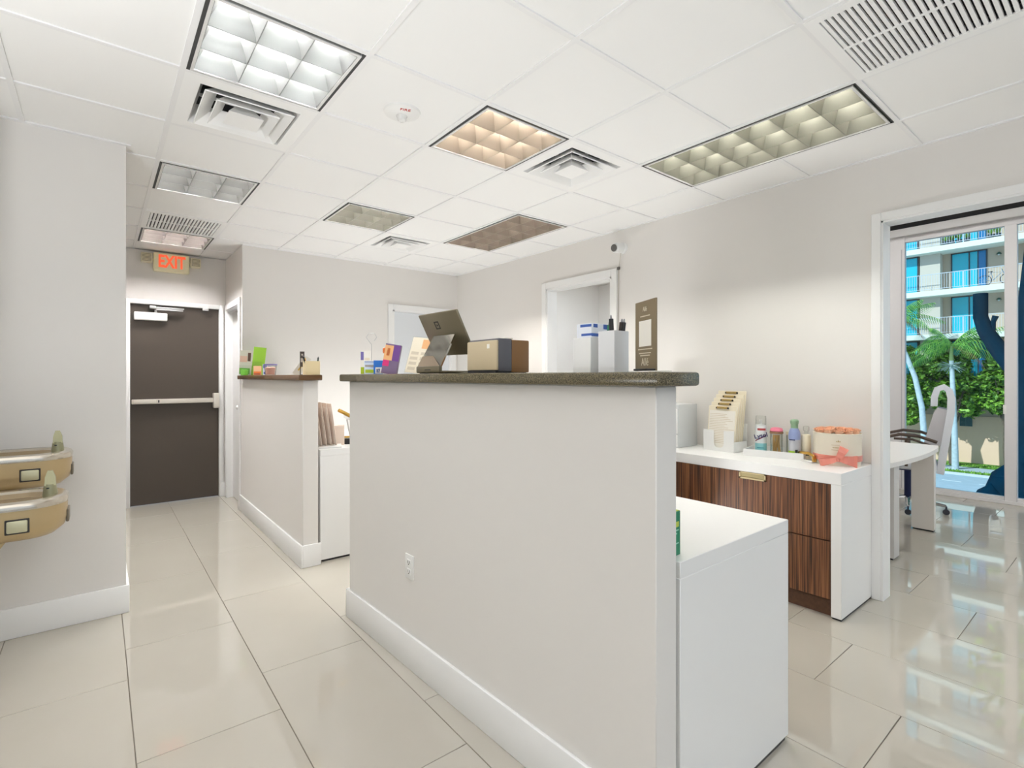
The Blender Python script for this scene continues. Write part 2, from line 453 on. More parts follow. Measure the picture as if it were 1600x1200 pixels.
# ------------------------------------------------------------------ ceiling fixtures
def lamp_mats(tag_, tint, blade, L):
    t = mat('tube_' + tag_, (250, 250, 245), .4, emit=tint, es=L)
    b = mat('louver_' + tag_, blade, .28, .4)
    return t, b
BEZEL = mat('bezel', (226, 226, 224), .4, .1)
def troffer(i, j, ny, label, tagn, tint, blade, L, group=None, slots='x'):
    W2, Ly = G, G * ny
    t = thing('ceiling_light', label, 'ceiling light', (i * G, j * G, 2.75), 0, group)
    tm, bm_ = lamp_mats(tagn, tint, blade, L)
    # housing: open white box above the ceiling line
    h = MB()
    a = .03
    h.box(a, W2 - a, a, Ly - a, .128, .135).box(a - .005, a, a, Ly - a, .0, .135).box(W2 - a, W2 - a + .005, a, Ly - a, .0, .135)
    h.box(a, W2 - a, a - .005, a, .0, .135).box(a, W2 - a, Ly - a, Ly - a + .005, .0, .135)
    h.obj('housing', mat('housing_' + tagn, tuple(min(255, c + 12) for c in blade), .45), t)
    # flat bezel
    f = MB()
    f.box(.026, .038, .026, Ly - .026, -.004, .012).box(W2 - .038, W2 - .026, .026, Ly - .026, -.004, .012)
    f.box(.038, W2 - .038, .026, .038, -.004, .012).box(.038, W2 - .038, Ly - .038, Ly - .026, -.004, .012)
    f.obj('bezel', BEZEL, t)
    sl = [(.012, .026, .014, Ly - .014), (W2 - .026, W2 - .012, .014, Ly - .014)] if slots == 'x' else [(.012, .020, .014, Ly - .014), (W2 - .020, W2 - .012, .014, Ly - .014), (.014, W2 - .014, .012, .018), (.014, W2 - .014, Ly - .018, Ly - .012)]
    for q in sl: MB().box(*q, -.001, .004).obj('air_slot', SLOT, t)
    # louvre blades, wedge section, wider at the top
    def blade_mesh(along, p, l0, l1, side=0):
        mb = MB()
        if side: prof = [(0, .0), (side * .002, .0), (side * .006, .02), (side * .019, .05), (side * .040, .088), (0, .088)]
        else: prof = [(-.0015, .0), (.0015, .0), (.006, .02), (.019, .05), (.040, .088), (-.040, .088), (-.019, .05), (-.006, .02)]
        if along == 'y': mb.prism([(p + u, z) for u, z in prof], l0, l1, 'xz')
        else: mb.prism([(p + u, z) for u, z in prof], l0, l1, 'yz')
        return mb
    # prism plane 'xz' runs along y ; 'yz' runs along x
    nx, nn = 3, 3 * ny
    for k in range(nx + 1):
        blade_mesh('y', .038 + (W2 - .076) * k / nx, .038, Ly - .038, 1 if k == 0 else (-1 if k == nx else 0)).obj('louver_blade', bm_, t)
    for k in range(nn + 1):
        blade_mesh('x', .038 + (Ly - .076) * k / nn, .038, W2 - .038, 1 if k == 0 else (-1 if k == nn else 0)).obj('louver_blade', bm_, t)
    for k in range(3):
        x = W2 * (k + .5) / 3
        MB().cyl((x, .06, .106), (x, Ly - .06, .106), .0145, seg=12).obj('lamp_tube', tm, t)
    return t
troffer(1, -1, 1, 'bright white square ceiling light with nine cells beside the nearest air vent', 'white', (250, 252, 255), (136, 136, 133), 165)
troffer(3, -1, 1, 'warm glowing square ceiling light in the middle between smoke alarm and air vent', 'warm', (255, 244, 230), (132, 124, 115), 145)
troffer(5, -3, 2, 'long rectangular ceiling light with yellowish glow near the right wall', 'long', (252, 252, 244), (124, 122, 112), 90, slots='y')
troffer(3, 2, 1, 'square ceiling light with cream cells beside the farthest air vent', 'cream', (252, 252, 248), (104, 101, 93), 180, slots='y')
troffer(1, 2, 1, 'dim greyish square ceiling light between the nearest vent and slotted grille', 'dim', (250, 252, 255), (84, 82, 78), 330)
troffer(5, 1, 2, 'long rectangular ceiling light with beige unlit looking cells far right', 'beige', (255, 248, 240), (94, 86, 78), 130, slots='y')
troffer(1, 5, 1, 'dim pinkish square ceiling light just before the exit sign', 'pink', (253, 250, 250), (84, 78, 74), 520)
# two torchieres added out of view behind the viewpoint to brighten the ceiling
for x, y, lab in ((-1.0, -3.4, 'added unseen floor uplighter in the left half of the waiting area'), (1.2, -4.9, 'added unseen floor uplighter in the right half of the waiting area')):
    t = thing('added_floor_lamp', lab, 'lamp', (x, y, 0))
    MB().lathe([(0, 0), (.15, 0), (.15, .02), (.02, .03), (.014, .05), (.014, 1.7), (0, 1.7)], 24).obj('stand', ALU, t)
    MB().lathe([(.014, 1.68), (.10, 1.70), (.20, 1.78), (.195, 1.785), (.09, 1.71), (0, 1.70)], 28).obj('lamp_shade', ALU, t)
    ld = bpy.data.lights.new('uplight', 'AREA'); ld.shape = 'DISK'; ld.size = .3; ld.energy = UPL; ld.color = (1.0, .985, .97)
    lo = bpy.data.objects.new('uplight', ld); COL.objects.link(lo); lo.parent = t; lo.location = (0, 0, 1.76); lo.rotation_euler = (R(180), 0, 0)

t = thing('added_pedestal_uplight', 'added unseen pedestal uplighter left of the viewpoint in the waiting area', 'lamp', (-.60, -1.40, 0))  # added out of view to brighten the left ceiling and walls
MB().lathe([(0, 0), (.14, 0), (.14, .02), (.03, .03), (.03, .95), (.12, 1.0), (.125, 1.06), (.115, 1.06), (.11, 1.01), (0, 1.0)], 24).obj('stand', WPLAS, t)
ld = bpy.data.lights.new('uplight', 'AREA'); ld.shape = 'DISK'; ld.size = .2; ld.energy = UPP; ld.color = (.98, .99, 1.0)
lo = bpy.data.objects.new('uplight', ld); COL.objects.link(lo); lo.parent = t; lo.location = (0, 0, 1.05); lo.rotation_euler = (R(180), 0, 0)
for x, y, lab in ((2.95, -.35, 'added low uplight can hidden behind the front half wall'), (2.75, 2.3, 'added low uplight can hidden behind the second half wall')):  # added out of sight to lift the ceiling over the staff side
    t = thing('added_floor_uplight', lab, 'lamp', (x, y, 0))
    MB().lathe([(0, 0), (.11, 0), (.12, .02), (.12, .22), (.112, .22), (.108, .05), (0, .05)], 24).obj('can', BLACK, t)
    ld = bpy.data.lights.new('uplight', 'AREA'); ld.shape = 'DISK'; ld.size = .2; ld.energy = UPC; ld.color = (.98, .99, 1.0)
    lo = bpy.data.objects.new('uplight', ld); COL.objects.link(lo); lo.parent = t; lo.location = (0, 0, .21); lo.rotation_euler = (R(180), 0, 0)

def diffuser(i, j, label):
    t = thing('air_diffuser', label, 'air vent', (i * G + G / 2, j * G + G / 2, 2.75))
    V = mat('vent_white', (246, 246, 245), .5)
    def ring(a, b, z0, z1, name='cone'):
        # sloped square frustum collar from half-size a (bottom) to b (top)
        o = [(-a, -a, z0), (a, -a, z0), (a, a, z0), (-a, a, z0)]; p = [(-b, -b, z1), (b, -b, z1), (b, b, z1), (-b, b, z1)]
        o2 = [(x * (a + .004) / a, y * (a + .004) / a, z0 + .004) for x, y, z in o]; p2 = [(x * (b + .004) / b, y * (b + .004) / b, z1 + .004) for x, y, z in p]
        mb = MB(); mb.loft([o, p], False, False); mb.loft([o2, p2], False, False); mb.loft([o, o2], False, False)
        return mb.obj(name, V, t)
    hole = .225
    p = MB()
    for x0, x1, y0, y1 in ((-.297, -hole, -.297, .297), (hole, .297, -.297, .297), (-hole, hole, -.297, -hole), (-hole, hole, hole, .297)):
        p.box(x0, x1, y0, y1, .001, .006)
    p.obj('face_plate', V, t)
    ring(hole, .19, .004, .09, 'neck')
    MB().box(-.2, .2, -.2, .2, .095, .10).obj('duct_mouth', DARK, t)
    ring(.200, .135, -.012, .045)
    ring(.142, .085, -.016, .045)
    MB().loft([[(-.082, -.082, -.020), (.082, -.082, -.020), (.082, .082, -.020), (-.082, .082, -.020)], [(-.04, -.04, .035), (.04, -.04, .035), (.04, .04, .035), (-.04, .04, .035)]]).obj('centre_cone', V, t)
    MB().box(-.2, .2, -.006, .006, .05, .062).box(-.006, .006, -.2, .2, .05, .062).obj('cross_bracket', V, t)
diffuser(1, 0, 'square stepped air vent touching the brightest ceiling light')
diffuser(4, -1, 'square stepped air vent beside the warm middle ceiling light')
diffuser(4, 3, 'small looking farthest stepped air vent near the back wall')

def grille(i, j, along, n, label):
    t = thing('return_grille', label, 'vent grille', (i * G, j * G, 2.75))
    V = mat('vent_white', (246, 246, 245), .5)
    f = MB(); b = .045
    f.box(.004, b, .004, G - .004, -.002, .006).box(G - b, G - .004, .004, G - .004, -.002, .006).box(b, G - b, .004, b, -.002, .006).box(b, G - b, G - b, G - .004, -.002, .006)
    f.obj('grille_frame', V, t)
    MB().box(b, G - b, b, G - b, .03, .035).obj('grille_backing', mat('grille_dark', (48, 48, 50), .8), t)
    st = (G - 2 * b) / n
    hw = st * .30
    if along == 'x': me = MB().box(b, G - b, -hw, hw, 0, .012).mesh('slat', V)
    else: me = MB().box(-hw, hw, b, G - b, 0, .012).mesh('slat', V)
    for k in range(n):
        o = bpy.data.objects.new('slat', me); COL.objects.link(o); o.parent = t
        o.location = (0, b + st * (k + .5), 0) if along == 'x' else (b + st * (k + .5), 0, 0)
    if along == 'x': MB().box(G / 2 - .006, G / 2 + .006, b, G - b, -.001, .004).obj('centre_bar', V, t)
    else: MB().box(b, G - b, G / 2 - .006, G / 2 + .006, -.001, .004).obj('centre_bar', V, t)
grille(4, -4, 'x', 24, 'slotted white return grille at the near right corner of the ceiling')
grille(1, 4, 'y', 20, 'slotted white return grille before the exit sign')

t = thing('smoke_alarm', 'round white fire alarm with red lettering on the ceiling tile', 'alarm', (1.545, -.262, 2.757))
MB().lathe([(0, -.014), (.072, -.014), (.09, -.009), (.095, 0)], 32).obj('alarm_plate', WPLAS, t)
MB().lathe([(0, -.04), (.014, -.04), (.022, -.034), (.026, -.02), (.03, -.012)], 24, c=(.008, .018, 0)).obj('strobe_lens', mat('lens', (226, 226, 224), .2), t)
text_mesh('FIRE', .030, 'lettering', mat('red_print', (190, 60, 50), .6), t, (-.008, -.052, -.0148), (R(180), 0, R(-20)), label='red FIRE lettering')

# exit sign with emergency lamp heads
t = thing('exit_sign', 'cream exit sign with orange letters and two lamp heads on the wall', 'sign', (.944, 4.06, 2.53))
PS = mat('sign_cream', (242, 234, 196), .5)
MB().box(-.165, .165, -.07, 0, 0, .20, bev=.012, seg=3).obj('sign_body', PS, t)
text_mesh('EXIT', .185, 'lettering', mat('exit_orange', (240, 96, 56), .5, emit=(255, 92, 50), es=.55), t, (.0, -.0715, .104), (R(90), 0, 0), sx=.66, fat=.0055, label='orange EXIT letters')
for sx in (-1, 1):
    hd = MB().box(sx * .225 - .05, sx * .225 + .05, -.075, -.005, .08, .185, bev=.01).cyl((sx * .16, -.03, .12), (sx * .2, -.03, .12), .015).obj('lamp_head', mat('head_cream', (232, 226, 200), .5), t)
    g = MB()
    for q in range(6): g.box(sx * .225 - .04, sx * .225 + .04, -.079, -.074, .095 + q * .014, .102 + q * .014)
    g.obj('lamp_lens', mat('lens_brown', (150, 140, 112), .4), hd)

# wall camera with cable
t = thing('security_camera', 'small white security camera high on the right wall above the doorway', 'camera', (4.12, .37, 2.577))
MB().lathe([(0, 0), (.052, 0), (.05, .014), (.03, .03), (0, .03)], 24, axis=(-1, 0, 0)).obj('wall_mount', WPLAS, t)
MB().lathe([(0, 0), (.04, 0), (.046, .01), (.046, .085), (.04, .095), (0, .095)], 24, c=(-.03, .0, 0), axis=(-.80, .02, -.12)).obj('camera_body', WPLAS, t)
MB().lathe([(0, 0), (.033, 0), (.033, .004), (0, .004)], 24, c=(-.127, .003, -.014), axis=(-.80, .02, -.12)).obj('camera_lens', mat('lens_grey', (92, 90, 88), .25), t)
MB().tube([(-.02, .01, -.04), (-.008, .03, -.1), (-.006, .045, -.165), (-.006, .05, -.5), (-.006, .052, -1.2), (-.006, .052, -2.4)], .0035, 6).obj('cable', mat('cable_grey', (196, 190, 180), .5), t)
MB().box(-.016, 0, .035, .06, -.19, -.165, bev=.002).obj('cable_clip', mat('clip_grey', (110, 105, 98), .5), t)

# ------------------------------------------------------------------ stone counters
tag(MB().box(-.049, .168, -.041, 2.064, 1.3615, 1.4025, bev=.009, seg=2).obj('stone_counter', GRANITE, loc=(HX, HY, 0), rz=HR), 'long dark speckled stone counter on the large front half wall', 'counter')
tag(MB().box(1.432, 1.60, 1.10, 3.178, 1.3615, 1.4025, bev=.007, seg=2).obj('stone_counter', mat('brown_stone', (96, 66, 34), .3, vary=.35, bscale=260)), 'shorter dark brown stone counter on the second half wall', 'counter')

# outlet on the half wall
t = thing('wall_outlet', 'white double power outlet low on the front half wall', 'outlet', (1.486, -.463, .422), HR)
MB().box(-.007, 0, -.037, .037, 0, .116, bev=.003).obj('cover_plate', WPLAS, t)
for z in (.036, .08):
    so = MB().box(-.009, -.006, -.017, .017, z - .014, z + .014, bev=.002).obj('socket', WPLAS, t)
    MB().box(-.0096, -.0085, -.009, -.006, z - .004, z + .008).box(-.0096, -.0085, .006, .009, z - .004, z + .008).cyl((-.0096, 0, z - .009), (-.0085, 0, z - .009), .003, seg=8).obj('slots', INK, so)

# ------------------------------------------------------------------ desks
def waterfall(name, label, x0, x1, y0, y1, z, th=.05):
    t = thing(name, label, 'desk', (x0, y0, 0))
    MB().box(0, x1 - x0, 0, y1 - y0, z - th, z, bev=.002, seg=1).obj('desk_top', WHITE, t)
    MB().box(0, x1 - x0, .0, th, .014, z - th, bev=.002, seg=1).obj('end_panel', WHITE, t)
    MB().box(0, x1 - x0, y1 - y0 - th, y1 - y0, .014, z - th, bev=.002, seg=1).obj('end_panel', WHITE, t)
    MB().box(.02, .04, th, y1 - y0 - th, .1, z - th).obj('back_panel', WHITE, t)
    MB().box(.02, x1 - x0 - .02, .004, th - .004, .0, .014).box(.02, x1 - x0 - .02, y1 - y0 - th + .004, y1 - y0 - .004, .0, .014).obj('shadow_foot_strip', BLACK, t)  # black strip stands in for the shadow line at the floor
    return t
waterfall('reception_desk', 'white waterfall desk behind the front half wall', 1.665, 2.393, -1.803, .22, .84)
waterfall('reception_desk', 'white desk end behind the second half wall', 1.615, 2.33, 1.195, 3.12, .84)

# green box on the front desk
t = thing('product_box', 'tall green carton on white desk beside half wall edge', 'box', (1.697, -1.765, .84), .06)
MB().box(-.045, .03, 0, .12, 0, .135, bev=.001, seg=1).obj('carton', mat('carton_green', (22, 128, 92), .5), t)
g = MB()
for z, a, b in ((.12, -.04, -.01), (.112, -.04, .0), (.078, -.035, .02), (.068, -.035, .01), (.038, -.03, .02), (.03, -.03, .0)):
    g.box(a, b, -.0008, 0, z - .002, z + .002)
g.obj('print_lines', mat('print_mint', (150, 210, 190), .6), t)
MB().box(-.038, -.012, -.0009, 0, .085, .1).box(-.005, .02, -.0009, 0, .088, .104).box(-.044, .029, .002, .118, .1352, .136).obj('print_shapes', mat('print_yellow', (190, 205, 80), .6), t)

# ------------------------------------------------------------------ credenza along the right wall
t = thing('credenza', 'white waterfall credenza with dark zebra wood drawers at right wall', 'cabinet', (3.6, -1.585, 0))
CY = 1.90
MB().box(0, .515, 0, CY, .772, .84, bev=.002, seg=1).obj('top_slab', WHITE, t)
MB().box(0, .515, 0, .054, .012, .772, bev=.002, seg=1).obj('end_panel', WHITE, t)
MB().box(0, .515, CY - .054, CY, .012, .772, bev=.002, seg=1).obj('end_panel', WHITE, t)
MB().box(.01, .5, .004, .05, 0, .012).box(.01, .5, CY - .05, CY - .004, 0, .012).obj('shadow_foot_strip', BLACK, t)
MB().box(.04, .515, .054, CY - .054, .1, .77).obj('carcass', mat('carcass_brown', (70, 42, 26), .6), t)
MB().box(.045, .06, .054, CY - .054, .0, .1).obj('toe_kick', mat('toe_brown', (92, 62, 42), .6, vary=.4, bscale=40), t)
for y0, y1 in ((.057, .953), (.957, 1.843)):
    for z0, z1 in ((.107, .440), (.446, .770)):
        d = MB().box(.004, .04, y0, y1, z0, z1, bev=.0015, seg=1).obj('drawer', WOOD, t)
        if z1 > .7:
            c = (y0 + y1) / 2
            h = MB(); a, b, zt, zb = c - .086, c + .086, .772, .727
            h.box(-.003, .006, a, b, zb, zb + .010).box(-.003, .006, a, a + .010, zb, zt).box(-.003, .006, b - .010, b, zb, zt).box(-.003, .006, a, b, zt - .008, zt)
            hh = h.obj('recessed_pull', mat('brass_satin', (206, 190, 150), .35, .8), d)
            MB().box(.0015, .0038, a + .010, b - .010, zb + .010, zt - .008).obj('pull_recess', mat('brass_shade', (176, 162, 122), .4, .8), hh)

# items on the credenza --------------------------------------------------
CZ = .84
# white drawer tower
t = thing('drawer_tower', 'narrow white plastic drawer tower on credenza behind half wall', 'storage box', (3.80, -.42, CZ))
MB().box(0, .26, 0, .20, 0, .335, bev=.008).obj('tower_case', mat('tower_shell', (206, 208, 208), .4), t)
for z0, z1 in ((.01, .10), (.11, .30)):
    d = MB().box(-.006, .0, .01, .19, z0, z1, bev=.003).obj('drawer', WPLAS, t)
    MB().box(-.010, -.005, .03, .036, z0 + .01, z0 + .03).obj('drawer_pull', mat('pull_grey', (170, 172, 176), .4), d)
# waste bin with chrome rim
t = thing('waste_bin', 'pale grey tapered bin with chrome rim beside the credenza', 'bin', (3.33, -.50, 0))
MB().lathe([(0, 0), (.115, 0), (.12, .01), (.155, .80), (.15, .80), (.112, .02), (0, .02)], 32).obj('bin_body', mat('bin_grey', (206, 208, 212), .35, .3), t)
MB().lathe([(.150, .78), (.162, .79), (.165, .82), (.15, .845), (.10, .86), (0, .865)], 32).obj('bin_lid', CHROME, t)

# clipboard holder with five clipboards
ang = -.06
t = thing('clipboard_holder', 'white pocket holder with cutout front on the credenza', 'holder', (3.905, -.565, CZ), ang)
hw, hd = .245, .17
f = MB()
outl = [(0, 0), (-hw, 0), (-hw, .155), (-.165, .15)]
outl += [(-.125 - .04 * math.cos(a), .05 - .025 * math.sin(a) + .0) for a in [math.pi * q / 8 for q in range(0, 9)]]
outl += [(-.085, .15), (0, .155)]
f.prism(outl, -.004, 0, 'yz')
f.obj('front_plate', WPLAS, t)
f = MB().box(0, hd, -hw, 0, 0, .005).box(0, hd, -hw, -hw + .004, 0, .075).box(0, hd, -.004, 0, 0, .075).box(hd - .004, hd, -hw, 0, 0, .20)
f.obj('pocket', WPLAS, t)
BOARD = mat('clipboard_cream', (238, 228, 204), .5)
for q in range(5):
    lean = R(6 + q * .6)
    cx_ = 3.905 + .018 + q * .026
    b = thing('clipboard', ['frontmost cream clipboard with printed form in the white holder', 'second cream clipboard from the front in the white holder', 'middle cream clipboard of the five in the white holder', 'fourth cream clipboard from the front in the white holder', 'rearmost tallest cream clipboard in the white holder'][q], 'clipboard', (cx_, -.572, CZ + .008 + q * .004), ang, 'clipboards in the white holder')
    hB = .325 + q * .024
    mx = Matrix.Rotation(lean, 4, 'Y')
    MB().box(0, .004, -.232, -.005, 0, hB, bev=.0015, seg=1, mx=mx).obj('board', BOARD, b)
    MB().box(-.0025, -.0005, -.222, -.015, .01, hB - .035, mx=mx).obj('paper_form', PAPER, b)
    MB().box(-.010, -.001, -.165, -.072, hB - .022, hB - .006, bev=.002, seg=1, mx=mx).obj('clip_bar', mat('clip_brass', (196, 170, 110), .3, .9), b)
    for q0 in (-.168, -.077): MB().box(-.012, -.002, q0, q0 + .008, hB - .022, hB - .010, mx=mx).obj('clip_end', INK, b)
    if q == 0:
        pl = MB(); z = .05
        while z < hB - .05:
            a = random.uniform(.02, .05); c = random.uniform(.12, .2)
            pl.box(-.0032, -.0026, -.02 - c, -.02, z, z + .0025, mx=mx); z += .0125
        pl.obj('print_lines', mat('print_beige', (206, 190, 165), .8), b)

# tray with toiletries
t = thing('tray', 'low white rectangular tray on the credenza holding bottles and jars', 'tray', (3.832, -.905, CZ), .19)
f = MB().box(0, .26, -.37, 0, 0, .006).box(0, .006, -.37, 0, .006, .047).box(.254, .26, -.37, 0, .006, .047).box(.006, .254, -.37, -.364, .006, .047).box(.006, .254, -.006, 0, .006, .047)
f.obj('tray_body', WHITE, t)
TZ = CZ + .006
t = thing('spray_can', 'disinfectant spray can with clear cap standing in the white tray', 'spray can', (3.985, -.955, TZ))
canm = mat('can_white', (222, 226, 226), .3)
MB().lathe([(0, 0), (.036, 0), (.038, .006), (.038, .075)], 28).obj('can_lower', mat('can_aqua', (140, 200, 204), .3), t)
MB().lathe([(.038, .075), (.038, .19), (.034, .20), (.02, .205), (0, .205)], 28).obj('can_upper', canm, t)
MB().lathe([(0, .265), (.033, .265), (.035, .25), (.035, .20)], 24).obj('clear_cap', CLEAR, t)
MB().cyl((0, 0, .205), (0, 0, .222), .009).box(-.014, .006, -.006, .006, .222, .24, bev=.003).obj('nozzle', WPLAS, t)
dirc = math.atan2(-2.6657 + .955, .3216 - 3.985)
def band(r, z0, z1, a0, a1, skew=0, n=10, seg=None):
    mb = MB()
    for k in range(n):
        u0 = a0 + (a1 - a0) * k / n; u1 = a0 + (a1 - a0) * (k + 1) / n
        s0 = skew * k / n; s1 = skew * (k + 1) / n
        P = lambda u, z: (r * math.cos(u), r * math.sin(u), z)
        mb.quad(P(u0, z0 + s0), P(u1, z0 + s1), P(u1, z1 + s1), P(u0, z1 + s0))
    return mb
band(.0385, .085, .094, dirc - 1.1, dirc + 1.1, .045).obj('label_stripe', mat('can_maroon', (120, 30, 60), .4), t)
band(.0385, .165, .18, dirc - .6, dirc + .9, 0).obj('label_band', mat('can_red', (176, 70, 70), .4), t)
text_mesh('Lysol', .042, 'lettering', mat('can_navy', (40, 36, 96), .4), t, (.0392 * math.cos(dirc), .0392 * math.sin(dirc), .128), (R(90), R(-14), dirc + R(90)), label='navy brand lettering on the can', fat=.0009)
band(.0385, .04, .046, dirc - .7, dirc + .5, 0).obj('label_line', mat('can_teal', (70, 150, 165), .4), t)
# glass jars
def jar(x, y, label, r, h):
    t = thing('glass_jar', label, 'jar', (x, y, TZ))
    MB().lathe([(0, 0), (r, 0), (r, h), (r - .003, h), (r - .003, .004), (0, .004)], 24).obj('jar_glass', CLEAR, t)
    return t
t = jar(4.0, -1.055, 'glass jar of wooden sticks with pink top in the tray', .040, .15)
for q in range(12):
    a = q * 2.4; rr = .028 * math.sqrt((q + .5) / 12)
    MB().cyl((rr * math.cos(a), rr * math.sin(a), .006), (.8 * rr * math.cos(a + 1.2), .8 * rr * math.sin(a + 1.2), .138), .0035, seg=8).obj('wooden_stick', mat('stick_wood', (214, 174, 112), .6), t)
MB().lathe([(0, .152), (.030, .156), (.042, .168), (.036, .185), (.02, .19), (0, .192)], 20).obj('jar_top', mat('pink_top', (232, 128, 152), .5), t)
MB().lathe([(.0405, .148), (.043, .150), (.043, .16), (.0405, .162)], 24).obj('jar_rim', mat('rim_wood', (150, 110, 80), .5), t)
t = jar(4.035, -1.14, 'empty clear glass jar with pale lid behind the striped bottle', .034, .145)
MB().lathe([(0, .145), (.036, .145), (.036, .165), (0, .168)], 20).obj('jar_lid', mat('lid_cream', (216, 206, 180), .4), t)
MB().lathe([(0, .005), (.029, .005), (.029, .10), (0, .10)], 20).obj('jar_contents', mat('cotton', (200, 204, 196), .8), t)
# air freshener bottle
t = thing('air_freshener', 'lilac and grey air freshener bottle with green cap in tray', 'bottle', (3.945, -1.195, TZ))
MB().lathe([(0, 0), (.034, 0), (.036, .006), (.036, .05)], 24).obj('bottle_base', mat('lime', (164, 208, 40), .4), t)
MB().lathe([(.036, .05), (.036, .125)], 24).obj('bottle_body', mat('bottle_grey', (186, 188, 196), .35), t)
MB().lathe([(.036, .125), (.036, .16), (.032, .18), (.022, .20)], 24).obj('bottle_shoulder', mat('lilac', (146, 160, 204), .35), t)
MB().lathe([(.022, .20), (.022, .225), (.026, .235), (.026, .25), (.018, .258), (0, .26)], 24).obj('bottle_cap', mat('sage_cap', (140, 172, 140), .4), t)
da = math.atan2(-2.6657 + 1.195, .3216 - 3.945)
band(.0365, .12, .128, da - 1, da + .1).obj('label_stripe', mat('navy_band', (40, 50, 92), .4), t)
band(.0365, .03, .06, da + .1, da + .55).obj('label_block', INK, t)
# white pump bottle
t = thing('pump_bottle', 'slim white lotion bottle at the right end of the tray', 'bottle', (3.99, -1.25, TZ))
MB().lathe([(0, 0), (.026, 0), (.028, .005), (.028, .15), (.024, .158), (.012, .162), (0, .162)], 24).obj('bottle_body', mat('lotion_cream', (234, 224, 200), .4), t)
MB().lathe([(.012, .16), (.012, .18), (.018, .184), (.018, .21), (.012, .215), (0, .215)], 20).obj('clear_cap', CLEAR, t)
dw = math.atan2(-2.6657 + 1.25, .3216 - 3.99)
band(.0285, .022, .030, dw - .3, dw + .6).obj('label_block', INK, t)
# gold stapler
t = thing('stapler', 'white and gold stapler on the credenza beside the round flower box', 'stapler', (3.90, -1.285, CZ), R(62))
MB().box(-.065, .065, -.017, .017, 0, .012, bev=.004).obj('stapler_base', mat('stapler_clear', (232, 230, 226), .2), t)
MB().tube([(-.065, 0, .02), (-.06, 0, .045), (-.02, 0, .056), (.06, 0, .05)], .010, 8).obj('stapler_arm', GOLD, t)
MB().box(-.075, -.06, -.012, .012, .008, .045, bev=.003).obj('stapler_head', GOLD, t)

# round flower box with bow and roses
FX, FY, FRR = 3.975, -1.437, .131
t = thing('flower_box', 'round cream hat box with coral ribbon bow on the credenza', 'box', (FX, FY, CZ))
CB = mat('box_cream', (232, 224, 206), .6)
MB().lathe([(0, 0), (FRR - .006, 0), (FRR - .006, .175)], 40).obj('box_base', CB, t)
MB().lathe([(FRR - .004, .055), (FRR, .056), (FRR, .196), (FRR - .004, .198), (FRR - .006, .19), (0, .185)], 40).obj('box_upper', CB, t)
SAT = mat('coral_satin', (226, 140, 124), .28)
MB().lathe([(FRR + .0008, .028), (FRR + .0014, .03), (FRR + .0014, .062), (FRR + .0008, .064)], 40).obj('ribbon_band', SAT, t)
fa = math.atan2(-2.6657 - FY, .3216 - FX)
def fpt(a, r, z): return Vector((r * math.cos(a), r * math.sin(a), z))
tan = Vector((-math.sin(fa), math.cos(fa), 0)); nor = Vector((math.cos(fa), math.sin(fa), 0))
def loop(c, du, dz, wd, open_=.022):
    # a ribbon loop of width wd leaving the knot c in direction (du along tan, dz up)
    mb = MB(); n = 14; pts = []
    for k in range(n + 1):
        a = 2 * math.pi * k / n
        s_ = (1 - math.cos(a)) / 2; o_ = math.sin(a) * open_
        p = c + tan * (du * s_) + Vector((0, 0, dz * s_)) + nor * (o_ + .012)
        pts.append(p)
    wdir = (Vector((0, 0, 1)) * abs(du) - tan * dz * (1 if du > 0 else -1)).normalized()
    for a, b, ka, kb in zip(pts, pts[1:], range(n), range(1, n + 1)):
        wa = wd * (.35 + .65 * math.sin(math.pi * ka / n)); wb = wd * (.35 + .65 * math.sin(math.pi * kb / n))
        mb.quad(a - wdir * wa / 2, b - wdir * wb / 2, b + wdir * wb / 2, a + wdir * wa / 2)
    return mb
kn = fpt(fa + .02, FRR, .045)
sgn = 1.0  # tan points towards +Y side (left in the photograph)
bow = thing('bow', '', 'x'); bpy.data.objects.remove(bow)
b0 = loop(kn, -.095, -.028, .045).obj('bow_loop', SAT, t)
b1 = loop(kn, .035, .072, .05).obj('bow_loop', SAT, t)
tl = MB()
for k in range(6):
    u0, u1 = k / 6, (k + 1) / 6
    def TP(u, s_): return kn + tan * (.10 * u) + Vector((0, 0, -.010 * u + s_ * (.008 + .030 * u))) + nor * (.012 + .012 * math.sin(u * 5))
    tl.quad(TP(u0, -1), TP(u1, -1), TP(u1, 1), TP(u0, 1))
tl.obj('bow_tail', SAT, t)
MB().ball(tuple(kn + nor * .014), .014, 2, (1, 1, 1.1)).obj('bow_knot', SAT, t)
pr = MB(); e0 = fa + .05
for da_, z0, z1 in ((0, .148, .153),):
    pass
for k, hh in enumerate((.010, .016, .010)):
    a = e0 + .06 - k * .06
    P0 = fpt(a - .03, FRR + .0006, .148); P1 = fpt(a + .03, FRR + .0006, .148); P2 = fpt(a, FRR + .0006, .148 + hh)
    pr.bm.faces.new([pr.bm.verts.new(p) for p in (P0, P1, P2)])
pr.obj('crown_emblem', mat('gold_print', (178, 156, 100), .5), t)
band(FRR + .0006, .128, .130, e0 - .28, e0 + .05).obj('label_line', M['gold_print'], t)
band(FRR + .0006, .098, .100, e0 - .28, e0 + .05).obj('label_line', M['gold_print'], t)
for q in range(7): band(FRR + .0006, .110, .117, e0 - .23 + q * .034, e0 - .212 + q * .034, n=2).obj('label_mark', M['gold_print'], t)
PEACH = mat('rose_peach', (244, 198, 166), .7)
